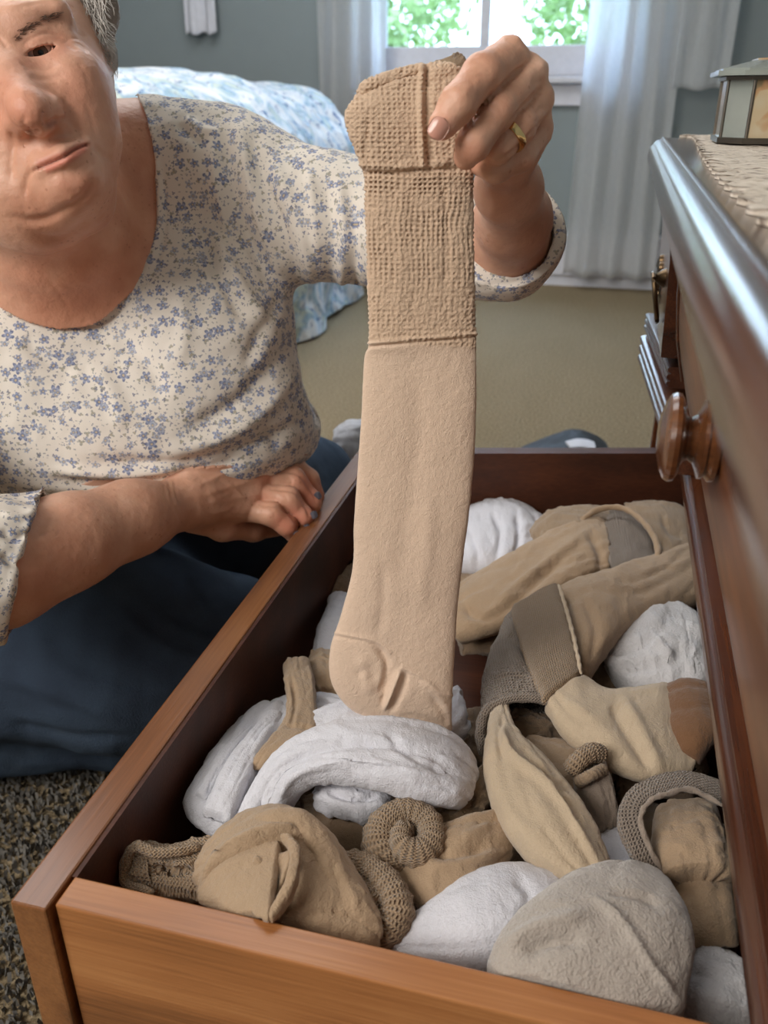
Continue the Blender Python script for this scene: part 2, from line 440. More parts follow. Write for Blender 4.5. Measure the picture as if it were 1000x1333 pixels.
struct(MB().box(XL-.05, XL, YB, YF, ZF, ZC).build('wall_left', M['wall']))
struct(MB().box(XR, XR+.05, YB, YF, ZF, ZC).build('wall_right', M['wall']))
struct(MB().box(XL-.05, XR+.05, YB-.05, YB, ZF, ZC).build('wall_back', M['wall']))
WX0, WX1, WZ0, WZ1 = -1.12, -.06, .078, 1.25
wf = MB(); wf.box(XL, WX0, YF, YF+.12, ZF, ZC); wf.box(WX1, XR, YF, YF+.12, ZF, ZC); wf.box(WX0, WX1, YF, YF+.12, ZF, WZ0); wf.box(WX0, WX1, YF, YF+.12, WZ1, ZC)
struct(wf.build('wall_far', M['wall']))
# window: casing, sill, apron, sash, muntin, panes
win = empty('window_1', (-.6, YF, WZ0), None, None); struct(win)
def wpart(mb, name, mat='white'):
    o = mb.build(name, M[mat]); return attach(o, win)
wpart(MB().box(WX0-.07, WX0, YF-.02, YF+.02, WZ0-.02, WZ1+.07, .004), 'casing'); wpart(MB().box(WX1, WX1+.07, YF-.02, YF+.02, WZ0-.02, WZ1+.07, .004), 'casing')
wpart(MB().box(WX0-.07, WX1+.07, YF-.02, YF+.02, WZ1, WZ1+.08, .004), 'casing')
wpart(MB().box(WX0-.10, WX1+.10, YF-.07, YF+.03, .052, .078, .006), 'sill')
wpart(MB().box(WX0-.07, WX1+.07, YF-.022, YF, -.035, .052, .004), 'apron')
wpart(MB().box(WX0, WX1, YF+.02, YF+.06, .078, .20, .006), 'bottom_rail')
wpart(MB().box(WX0, WX0+.035, YF+.02, YF+.06, .20, WZ1, .004), 'stile'); wpart(MB().box(WX1-.035, WX1, YF+.02, YF+.06, .20, WZ1, .004), 'stile')
wpart(MB().box(-.665, -.625, YF+.022, YF+.056, .20, WZ1, .004), 'mullion')
wpart(MB().box(WX0, WX1, YF+.015, YF+.07, .72, .76, .004), 'meeting_rail')
m_, nt, b = new_mat('window_glass'); M['glass'] = m_
b.inputs['Transmission Weight'].default_value = 1; b.inputs['Roughness'].default_value = 0; b.inputs['IOR'].default_value = 1.02; b.inputs['Base Color'].default_value = (.97, .99, 1, 1)
gn = tex(nt, 'ShaderNodeTexNoise', coords(nt), i_Scale=3.0); bump(nt, b, gn.outputs[0], .0001, .1)
wpart(MB().box(WX0+.035, -.665, YF+.038, YF+.041, .20, WZ1), 'pane', 'glass'); wpart(MB().box(-.625, WX1-.035, YF+.038, YF+.041, .20, WZ1), 'pane', 'glass')
# baseboard heater-height skirting
bb = MB(); bb.box(XL, XR, YF-.025, YF, ZF+.05, -.585, .004); bb.box(XL, XR, YF-.045, YF, -.585, -.56, .006); bb.box(XL, XR, YF-.012, YF, ZF, ZF+.05)
struct(bb.build('baseboard_far', M['white']))
struct(MB().box(XR-.02, XR, YB, YF-.05, ZF, ZF+.12, .004).build('baseboard_right', M['white']))

# outdoors: two leafy trees and a lawn beyond the window
M['leaf'] = m_fabric('leaf_green', lin(180, 208, 156), mott=.4, weave=60)
M['bark'] = m_wood('bark', lin(70, 56, 44), lin(96, 80, 64), lin(120, 104, 84), axis=2, coat=0, rough=.9)
M['lawn'] = m_plain('lawn', lin(120, 150, 70), 1, var=.2)
struct(MB().box(-30, 30, YF+.3, 60, -1.6, -1.5).build('ground_outside', M['lawn']))
def tree(x, y, z, rad, n, label):
    t = empty('leafy_tree', (x, y, -1.5), label, 'tree', None)
    attach(MB().tube([(x, y, -1.5), (x+.1, y, z-rad*.6), (x, y, z)], [.16, .11, .05]).build('trunk', M['bark'], smooth=True), t)
    c = RNG.normal(0, 1, (n, 3)); c /= np.linalg.norm(c, axis=1, keepdims=True); c *= (RNG.uniform(.25, 1, (n, 1))**.5)*rad
    c = c*(1+.25*fbm(c*2.0, 5)[:, None])+np.array([x, y, z])
    e1 = RNG.normal(0, 1, (n, 3)); e1 /= np.linalg.norm(e1, axis=1, keepdims=True); e2 = np.cross(e1, RNG.normal(0, 1, (n, 3))); e2 /= np.linalg.norm(e2, axis=1, keepdims=True)
    s = .07; V = np.stack([c-e1*s, c-e2*s*.5, c+e1*s, c+e2*s*.5], 1).reshape(-1, 3)
    o = attach(mesh_obj('foliage', V, np.arange(4*n).reshape(n, 4), M['leaf'], smooth=False), t); tag(o, kind='stuff')
tree(-2.75, 10.2, 1.1, 1.05, 3000, 'pale green leafy tree seen through the left window pane')
tree(-.6, 12.2, 1.1, .85, 1900, 'pale green leafy tree seen through the right window pane')

# curtains
def drape(name, x0, x1, z0, z1, y, folds, amp, mat, label, seed, flare=0.0, parent=None):
    nu, nv = 160, 60; u = np.linspace(0, 1, nu); v = np.linspace(0, 1, nv); U, Vv = np.meshgrid(u, v)
    xx = x0+(x1-x0)*U+flare*(U-.5)*(1-Vv)
    ph = fbm(np.stack([U.ravel()*3, Vv.ravel()*1.3, U.ravel()*0+seed], 1), seed).reshape(U.shape)
    yy = y+amp*np.sin(U*2*PI*folds+ph*2.2)*(.6+.4*(1-Vv))+amp*.5*ph
    zz = z0+(z1-z0)*Vv+.006*np.sin(U*2*PI*folds)*(1-Vv)
    hem = (Vv < .075); yy = yy-np.where(hem, .003, 0)
    P = np.stack([xx, yy, zz], -1).reshape(-1, 3); i = np.arange(nv*nu).reshape(nv, nu)
    F = np.stack([i[:-1, :-1], i[:-1, 1:], i[1:, 1:], i[1:, :-1]], -1).reshape(-1, 4)
    P2 = P+np.array([0, .0015, 0]); nP = len(P)
    rim = np.concatenate([i[0], i[1:, -1], i[-1, ::-1][1:], i[::-1, 0][1:]])
    F2 = np.stack([rim[:-1], rim[1:], rim[1:]+nP, rim[:-1]+nP], 1)[:, ::-1]
    return mesh_obj(name, np.vstack([P, P2]), np.vstack([F, F[:, ::-1]+nP, F2]), mat, parent)
m_, nt, b = new_mat('sheer_curtain'); M['sheer'] = m_
wv = tex(nt, 'ShaderNodeTexNoise', coords(nt, (1, 1, .1)), i_Scale=400.0); cc = mix(nt, wv.outputs[0], lin(222, 224, 226), lin(250, 250, 250))
tr = nt.nodes.new('ShaderNodeBsdfTranslucent'); df = nt.nodes.new('ShaderNodeBsdfDiffuse'); tp = nt.nodes.new('ShaderNodeBsdfTransparent')
for q in (tr, df): nt.links.new(cc, q.inputs[0])
m1 = nt.nodes.new('ShaderNodeMixShader'); m1.inputs[0].default_value = .7; nt.links.new(df.outputs[0], m1.inputs[1]); nt.links.new(tr.outputs[0], m1.inputs[2])
m2 = nt.nodes.new('ShaderNodeMixShader'); m2.inputs[0].default_value = .25; nt.links.new(m1.outputs[0], m2.inputs[1]); nt.links.new(tp.outputs[0], m2.inputs[2])
nt.links.new(m2.outputs[0], nt.nodes['Material Output'].inputs[0])
tag(drape('curtain', -1.36, -1.06, -.73, 1.3, YF-.10, 3, .030, M['sheer'], '', 2, .03), 'sheer white curtain hanging left of the window behind the raised stocking', 'curtain')
cr = empty('curtain', (0, YF-.1, -.73), 'long white curtain panel hanging right of the window beside the dresser', 'curtain')
attach(drape('panel', -.19, .16, -.73, 1.3, YF-.12, 3.5, .022, M['sheer'], '', 7, .05), cr)
tag(drape('valance', .155, .365, .028, 1.3, YF-.15, 1.6, .012, M['sheer'], '', 9), 'short white valance end hanging on the grey wall right of the long curtain', 'curtain')
tag(drape('wall_hanging', -2.02, -1.86, .26, 1.0, YF-.05, 2.2, .012, M['white'], '', 12), 'narrow white pleated cloth end hanging on the grey wall above the bed', 'cloth')

# bed with a quilt
m_, nt, b = new_mat('quilt'); M['quilt'] = m_
vv = coords(nt)
a1 = tex(nt, 'ShaderNodeTexNoise', vv, i_Scale=9.0, i_Detail=3.0, i_Distortion=1.5); a2 = tex(nt, 'ShaderNodeTexVoronoi', vv, i_Scale=24.0); a3 = tex(nt, 'ShaderNodeTexNoise', vv, i_Scale=22.0, i_Detail=2.0, i_Distortion=2.0)
c1 = ramp(nt, [(.42, lin(222, 224, 226)), (.50, lin(206, 214, 222)), (.56, lin(152, 182, 202)), (.64, lin(196, 206, 200))], a1.outputs[0])
c2 = ramp(nt, [(.60, (0, 0, 0)), (.66, (1, 1, 1))], a3.outputs[0]); c1 = mix(nt, c2, c1, lin(88, 110, 152))
nt.links.new(c1, b.inputs['Base Color']); b.inputs['Roughness'].default_value = .9
wq = tex(nt, 'ShaderNodeTexVoronoi', vv, i_Scale=13.0); bump(nt, b, wq.outputs['Distance'], .02, .8)
bed = empty('bed', (-2.0, 2.9, ZF), 'bed heaped with a blue and white patterned quilt behind the woman', 'bed')
bx1 = -1.02
attach(MB().box(XL+.02, bx1-.30, 2.25, 3.6, ZF, -.35, .03).build('bed_base', M['white']), bed)
nu, nv = 150, 120; U, Vv = np.meshgrid(np.linspace(0, 1, nu), np.linspace(0, 1, nv))
s = U*2.6          # distance across from left to right edge then down the side
flat = 1.55; X = np.where(s < flat, XL+.05+s, 0); topz = .085-.05*np.clip((s-.9), 0, 1)**1.5
ang = np.clip((s-flat)/.45, 0, 1)*PI/2; X = np.where(s < flat, X, XL+.05+flat+.42*np.sin(ang)); Z = np.where(s < flat, topz, topz-.42*(1-np.cos(ang))*.75)
down = np.clip(s-flat-.45, 0, None); Z = Z-down*.85; X = X+down*.06
Y = 2.12+Vv*1.6; fr = np.clip((.12-Vv)/.12, 0, 1); Z = Z-fr**2*.12
P = np.stack([X, Y, Z], -1).reshape(-1, 3); nz = fbm(P*3.2, 3, 4); P[:, 2] += nz*.05; P[:, 0] += fbm(P*4+9, 8, 3)*.05; P[:, 2] = np.maximum(P[:, 2], ZF+.01)
i = np.arange(nu*nv).reshape(nv, nu); F = np.stack([i[:-1, :-1], i[:-1, 1:], i[1:, 1:], i[1:, :-1]], -1).reshape(-1, 4)
fr0 = P[:nu].copy(); fr1 = fr0.copy(); fr1[:, 2] = ZF+.03; fr1[:, 1] -= .03
P = np.vstack([P, fr1]); j = np.arange(nu); F = np.vstack([F, np.stack([j[:-1]+nu*nv, j[1:]+nu*nv, j[1:], j[:-1]], 1)])
attach(mesh_obj('quilt', P, F, M['quilt']), bed)

# ==================================================================== THE DRESSER
DY0, DY1, DXB = -.25, 1.14, .56
dr = empty('dresser', (.3, .45, ZF), 'dark polished wooden dresser with moulded top and one lower drawer pulled open', 'dresser')
def dpart(mb, name, mat='dark', smooth=False, label=None):
    o = mb.build(name, M[mat], smooth=smooth); attach(o, dr)
    if label: o['label'] = label
    return o
# top board: rounded double moulding profile (x, z), extruded along the dresser
prof = [(DXB, -.043), (.0450, -.043), (.0435, -.0421), (.0412, -.0420), (.0396, -.0428), (.0388, -.0446), (.0358, -.0452), (.0330, -.0468), (.0312, -.0490), (.0306, -.0505), (.0286, -.0520), (.0272, -.0555), (.0264, -.0600), (.0264, -.0650), (.0275, -.070),
        (.031, -.0735), (.0345, -.0745), (.0355, -.077), (.038, -.079), (.046, -.0815), (.052, -.083), (DXB, -.083)]
dpart(MB().prism(prof, 1, DY0, DY1), 'top_board', 'darktop', True)
dpart(MB().box(.085, DXB, DY0+.02, DY1-.03, -.12, -.083).box(DXB-.02, DXB, DY0+.02, DY1-.03, ZF+.08, -.1), 'carcass_back')
dpart(MB().box(.075, DXB-.01, DY1-.022, DY1-.004, ZF+.06, -.083, .003), 'side_panel'); dpart(MB().box(.075, DXB-.01, DY0+.02, DY0+.045, ZF+.06, -.083, .003), 'side_panel')
for yy in (DY0+.03, DY1-.06):
    dpart(MB().box(.08, .12, yy, yy+.04, ZF, ZF+.09, .006), 'leg'); dpart(MB().box(.50, .54, yy, yy+.04, ZF, ZF+.09, .006), 'leg')
dpart(MB().box(.10, .50, DY0+.04, DY1-.04, ZF+.09, ZF+.105), 'bottom_board')
dpart(MB().box(.10, DXB-.02, DY0+.04, DY1-.04, -.352, -.345), 'dust_panel')
# face frame, swelling upper front, narrow end column with reeded bands
SY = .86
dpart(MB().box(.086, .12, SY-.010, SY+.012, -.345, -.083, .002), 'stile')
def swell_front(y0, y1, pf, name, mat='dark'):
    o = dpart(MB().prism(pf, 1, y0, y1), name, mat, True); return o
def sub(mb, name, mat, par, label=None, smooth=True):
    o = mb.build(name, M[mat], smooth=smooth); attach(o, dr); o.parent = par
    if label: o['label'] = label
    return o
pf = [(.12, -.098), (.0560, -.098), (.0530, -.101), (.0545, -.106), (.058, -.112), (.060, -.13), (.0615, -.16), (.0635, -.18), (.0665, -.20), (.0710, -.22), (.0768, -.24), (.0850, -.268), (.0950, -.300), (.1035, -.327), (.1080, -.338), (.1120, -.343), (.13, -.343)]
ud = swell_front(DY0+.05, SY-.012, pf, 'drawer', 'front')
for (za, xa) in ((-.122, .0592),):
    sub(MB().tube([(xa, DY0+.08, za), (xa, SY-.035, za)], .0018), 'bead', 'dark', ud)
sub(MB().tube([(.0592, SY-.035, -.122), (.0605, SY-.035, -.16), (.0655, SY-.035, -.2), (.0755, SY-.035, -.24)], .0018), 'bead', 'dark', ud)
# applied veneer panel with a slanted end on the near part of the front
def onface(u, v):
    z = -.15
    for _ in range(6):
        x = np.interp(-z, [.112, .13, .16, .18, .20, .22, .24, .268, .300, .327, .338, .343], [.058, .060, .0615, .0635, .0665, .071, .0768, .085, .095, .1035, .108, .112]); q = onx(u, v, x); z = q[2]
    return q
pl = [onface(953, 452), onface(972, 540), onface(962, 640), onface(985, 700), onface(1060, 700), onface(1060, 520)]
vp_ = MB().hexa([tuple(q) for q in pl], [(q[0]-.0035, q[1], q[2]) for q in pl])
sub(vp_, 'veneer_panel', 'amber', ud, 'lighter amber veneer panel with slanted ends', smooth=False)
kn = MB(); ko = tuple(onface(936, 574)); pass
kn.lathe([(r_*.86, h_*.86) for r_, h_ in [(.001, 0), (.0225, 0), (.0245, .0015), (.0245, .004), (.0225, .0055), (.0215, .0065), (.0232, .0080), (.0232, .0100), (.019, .0115), (.0145, .0135), (.0125, .0165), (.0135, .0185), (.017, .0205),
          (.0225, .0215), (.0258, .0235), (.0265, .0262), (.0250, .029), (.0205, .0315), (.0185, .0317), (.0150, .033), (.009, .0343), (.001, .0345)]], ko, (-1, 0, 0), 56)
o = kn.build('knob', M['knob'], smooth=True); attach(o, dr); o.parent = ud; o['label'] = 'turned wooden knob with two rounded flanges'
pf = [(.14, -.3445), (.111, -.3445), (.106, -.347), (.099, -.351), (.0955, -.356), (.0945, -.361), (.0955, -.365), (.0975, -.3665), (.0965, -.369), (.0965, -.373), (.0985, -.377), (.1010, -.379), (.1010, -.384), (.1020, -.388), (.104, -.392), (.14, -.392)]
dpart(MB().prism(pf, 1, DY0+.05, DY1-.05), 'drawer_rail', 'dark', True)
dpart(MB().box(.084, .12, DY1-.05, DY1-.022, -.70, -.09, .002), 'stile')
pf = [(.115, -.100), (.050, -.100), (.047, -.104), (.049, -.110), (.052, -.14), (.054, -.18), (.056, -.232), (.115, -.232)]
ed = swell_front(SY+.014, DY1-.03, pf, 'drawer')
esc = MB()
for k in range(8):
    a = 2*PI*k/8; esc.lathe([(.001, 0), (.008, .001), (.007, .004), (.001, .006)], (.054, 1.03+.016*math.cos(a), -.185+.020*math.sin(a)), (-1, 0, 0), 14)
esc.lathe([(.001, 0), (.012, .001), (.011, .005), (.001, .008)], (.054, 1.03, -.185), (-1, 0, 0), 20)
sub(esc, 'escutcheon', 'brass', ed)
sub(MB().tube([(.046-.005*math.sin(t), .93+.020*math.cos(t), -.185+.024*math.sin(t)) for t in np.linspace(0, 2*PI, 25)], .0024), 'ring_pull', 'brass', ed)
sub(MB().lathe([(.001, 0), (.010, .001), (.008, .005), (.004, .010), (.001, .012)], (.054, .93, -.165), (-1, 0, 0), 20), 'pull_post', 'brass', ed)
def band(zf, xf, zn, xn, h, y1):
    """reeded band running back along the column; it bows in towards the wide drawer"""
    rows = []
    for (z, x, y) in ((zn, xn, SY+.013), (zf, xf, y1)):
        p = [(.115, z)]
        for k in range(3):
            z0 = z-h*k/3
            p += [(x+.004, z0-.0005), (x+.001, z0-h*.06), (x, z0-h*.15), (x+.001, z0-h*.25), (x+.004, z0-h*.32)]
        p.append((.115, z-h)); rows.append([(a_, y, b_) for a_, b_ in p])
    dpart(MB().hexa(rows[0], rows[1]), 'reeded_band', 'dark', True)
band(-.246, .047, -.240, .064, .022, 1.14); band(-.272, .044, -.285, .069, .036, 1.13)
dpart(MB().box(.080, .115, SY+.014, DY1-.05, -.344, -.322, .002), 'moulding')
dpart(MB().box(.085, .115, DY0+.05, DY1-.05, -.71, -.63, .004), 'apron')

# ---- the open drawer (its own thing)
DZT, DZB, DZF = -.400, -.600, -.585
dw = empty('open_drawer', (-.1, .6, DZB), 'orange brown wooden dresser drawer pulled out and full of stockings', 'drawer')
def wp(mb, name, mat, smooth=False, label=None):
    o = mb.build(name, M[mat], smooth=smooth); attach(o, dw)
    if label: o['label'] = label
    return o
FX0, FX1 = -.284, -.2612
yn0, yn1 = .2765, .2965           # near side board
yf = lambda x: .962+(x+.26)*.26   # far side board inner face (the drawer is racked slightly)
wp(MB().box(FX0, FX1, .2715, 1.02, DZB-.02, DZT, .0015), 'front_panel', 'orangeY')
wp(MB().box(FX1+.0022, .24, yn0, yn1, DZB, DZT-.0005, .0012), 'side_board', 'orange')
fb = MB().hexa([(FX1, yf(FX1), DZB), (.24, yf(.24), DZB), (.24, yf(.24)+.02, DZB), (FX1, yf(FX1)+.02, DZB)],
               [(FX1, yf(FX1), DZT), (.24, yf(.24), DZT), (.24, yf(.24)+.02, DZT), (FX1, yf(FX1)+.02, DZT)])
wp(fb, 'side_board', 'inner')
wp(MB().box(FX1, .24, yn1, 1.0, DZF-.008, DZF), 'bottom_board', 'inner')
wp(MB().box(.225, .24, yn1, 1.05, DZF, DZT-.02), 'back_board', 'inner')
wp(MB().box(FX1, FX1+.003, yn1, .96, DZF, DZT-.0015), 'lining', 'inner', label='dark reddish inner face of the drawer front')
#BODY

# ==================================================================== THE WOMAN
woman = empty('person', K(180, 700, 1.05), 'grey haired woman in floral blouse and jeans, sitting and holding up a stocking', 'person')
def shade_paint(P, base=(1, 1, 1)): return np.tile(np.array(base, float), (len(P), 1))
def dab(col, P, N, line, wd, c, a, sharp=2, only=True):
    """tint strokes for skin colour (lips, brows, redness) and painted shade (nostrils, mouth line)"""
    u, v, d = project(P); ln = np.array(line, float)
    if len(ln) > 2: ln = catmull(ln, len(ln)*5)
    dd, t = seg_dist(u, v, ln); wgt = a*np.exp(-(dd/wd)**sharp)
    if only: wgt = wgt*((-(P*N).sum(1)) > 0)
    return col*(1-wgt[:, None])+np.array(c)*wgt[:, None]

def torso(s, off):
    s.ell(115, 335, .93, 265, 185, 155, 0, .03, off)
    s.ell(262, 430, .875, 118, 125, 100, 10, .05, off)
    s.ell(20, 450, .86, 130, 120, 105, 0, .05, off)
    s.ell(150, 560, .92, 258, 135, 150, 4, .05, off)
    s.limb([(60, 210, .83, 74), (200, 205, .865, 62), (292, 222, .868, 66)], .03, .05, off)
    return s
NECK = [(150, 60), (186, 142), (198, 180), (204, 235), (204, 290), (196, 330), (176, 368), (146, 396), (105, 411), (60, 407), (20, 394), (-30, 360), (-120, 250), (-120, 60)]
# --- head, neck, hands, forearms: one continuous skin
def skin_sdf():
    s = Sdf(); o = -.0045
    torso(s, o)
    # left arm (holding the stocking): upper arm, forearm
    s.limb([(292, 222, .868, 58), (420, 275, .84, 62), (560, 315, .80, 56), (655, 318, .765, 48)], .02, .03, -.002)
    s.limb([(665, 312, .755, 47), (668, 285, .70, 44), (662, 245, .62, 37), (660, 205, .575, 31)], .02, .03)
    # right arm: forearm coming in from the left edge to the rail
    s.limb([(-170, 640, .80, 80), (-120, 745, .70, 72)], .02, .03)
    s.limb([(-120, 745, .69, 74), (0, 742, .69, 66), (90, 705, .735, 54), (170, 675, .785, 42), (232, 657, .833, 33)], .03, .004)
    # right hand: metacarpals first, then each finger from its knuckle
    mc = [((246, 640, .840, 22), (338, 608, .912, 17.5)), ((248, 648, .838, 22), (340, 626, .902, 17.5)), ((250, 657, .840, 21), (335, 645, .893, 17)), ((250, 664, .840, 19), (322, 664, .884, 15.5))]
    s.limb([(232, 657, .833, 32), (256, 652, .846, 30)], .015, .008)
    for a_, b_ in mc: s.limb([a_, b_], .01, .011)
    for ch in ([(338, 608, .912, 17.5), (376, 604, .930, 16.5), (401, 624, .940, 14), (411, 645, .950, 11.5)],
               [(340, 626, .902, 17.5), (382, 626, .912, 17), (404, 652, .922, 14), (406, 671, .934, 11.5)],
               [(335, 645, .893, 17), (374, 650, .893, 16.5), (393, 672, .900, 14), (397, 688, .912, 11.5)],
               [(322, 664, .884, 15.5), (354, 669, .879, 15), (373, 684, .884, 13), (381, 695, .894, 10.5)]):
        s.limb(ch, .005, .0016)
    s.limb([(250, 676, .852, 18), (290, 688, .880, 15), (330, 690, .915, 13), (362, 686, .945, 12)], .01, .006)   # thumb below the palm
    # left hand: wrist, metacarpals, then the curled fingers, each a little behind the one before
    s.limb([(660, 208, .575, 31), (668, 160, .560, 34)], .015, .010)
    M1, M2, M3, M4 = (662, 76, .510, 25), (690, 98, .520, 22), (699, 132, .531, 20.5), (699, 172, .543, 19.5)
    for q, w0 in ((M1, (668, 170, .562, 26)), (M2, (672, 175, .560, 26)), (M3, (674, 185, .562, 25)), (M4, (672, 198, .566, 24))): s.limb([w0, q], .01, .010)
    for ch in ([M1, (627, 98, .489, 24.5), (596, 135, .481, 22.5), (577, 162, .482, 19)],
               [M2, (646, 146, .499, 22.5), (616, 188, .496, 20.5), (607, 203, .508, 17)],
               [M3, (676, 166, .515, 20), (650, 192, .513, 18), (640, 200, .524, 15)],
               [M4, (676, 203, .530, 19), (645, 219, .527, 17.5), (626, 215, .535, 14.5)]):
        s.limb(ch, .005, .0016)
    s.limb([(655, 190, .575, 26), (630, 140, .566, 24), (604, 108, .556, 20), (588, 96, .545, 17)], .01, .006)    # thumb behind the stocking
    # neck and throat
    s.limb([(40, 200, .76, 92), (70, 300, .79, 92), (90, 370, .86, 110)], .03, .035)
    s.limb([(-10, 262, .70, 52), (48, 272, .695, 50), (105, 262, .70, 42)], .02, .03)      # soft double chin
    # head
    s.ell(-5, 60, .735, 138, 178, 130, 27, .02)
    s.ell(30, 110, .700, 108, 128, 85, 27, .03)
    s.limb([(92, 120, .672, 48), (104, 180, .672, 44), (100, 225, .672, 36)], .02, .03)      # cheek to jowl
    s.limb([(-25, 190, .672, 52), (20, 245, .675, 40), (80, 250, .670, 34)], .02, .03)      # other jaw
    s.limb([(84, 234, .650, 31), (98, 232, .652, 30)], .01, .02)                            # chin
    s.ell(72, 193, .652, 50, 34, 30, 27, .02)                                                # muzzle
    s.limb([(92, 108, .652, 30), (78, 128, .650, 26)], .01, .03)                            # cheek pad
    s.limb([(-15, 128, .650, 34), (0, 160, .652, 30)], .01, .03)
    s.limb([(-20, 38, .640, 22), (25, 30, .640, 20), (70, 16, .648, 20)], .015, .025)        # brow
    s.limb([(-6, 70, .643, 21), (14, 104, .630, 23), (34, 136, .613, 25)], .012, .022)       # nose bridge to tip
    s.limb([(42, 147, .607, 22), (48, 154, .611, 20)], .008, .012)                           # ball
    s.limb([(70, 143, .624, 14), (73, 149, .630, 13.5)], .006, .010)                          # wing
    s.limb([(20, 161, .624, 13), (22, 165, .632, 13)], .006, .010)
    s.limb([(26, 74, .649, 10), (52, 57, .6435, 14.5), (78, 51, .650, 10)], .008, .010)          # upper lid
    s.limb([(34, 88, .652, 10), (60, 84, .650, 12), (88, 70, .655, 11)], .008, .014)         # lower lid, bag
    s.limb([(52, 213, .634, 6), (82, 199, .630, 8), (110, 188, .639, 5)], .006, .008)        # upper lip
    s.limb([(56, 221, .635, 6), (86, 208, .631, 8), (110, 194, .640, 5)], .006, .008)        # lower lip
    def eyecut(P):
        u, v, d = project(P); a = math.radians(17)
        x = (u-53)*math.cos(a)-(v-67)*math.sin(a); y = (u-53)*math.sin(a)+(v-67)*math.cos(a)
        g = np.maximum(np.hypot(x, y-33)-40.0, np.hypot(x, y+38)-43.5)
        return np.maximum(-g*d/FPX, -(.668-d)) if False else -np.maximum(g*d/FPX, d-.668)
    s.cut(eyecut, .0012)
    return s
S_ = skin_sdf(); lo, hi = S_.bounds()
cl = [project(K(-190, 300, .7)[None])[0]]
lo = np.maximum(lo, [-.75, .35, -.60])
V, F = polygonise(S_, .0026, lo, hi, 1)
N = vnormals(V, F)
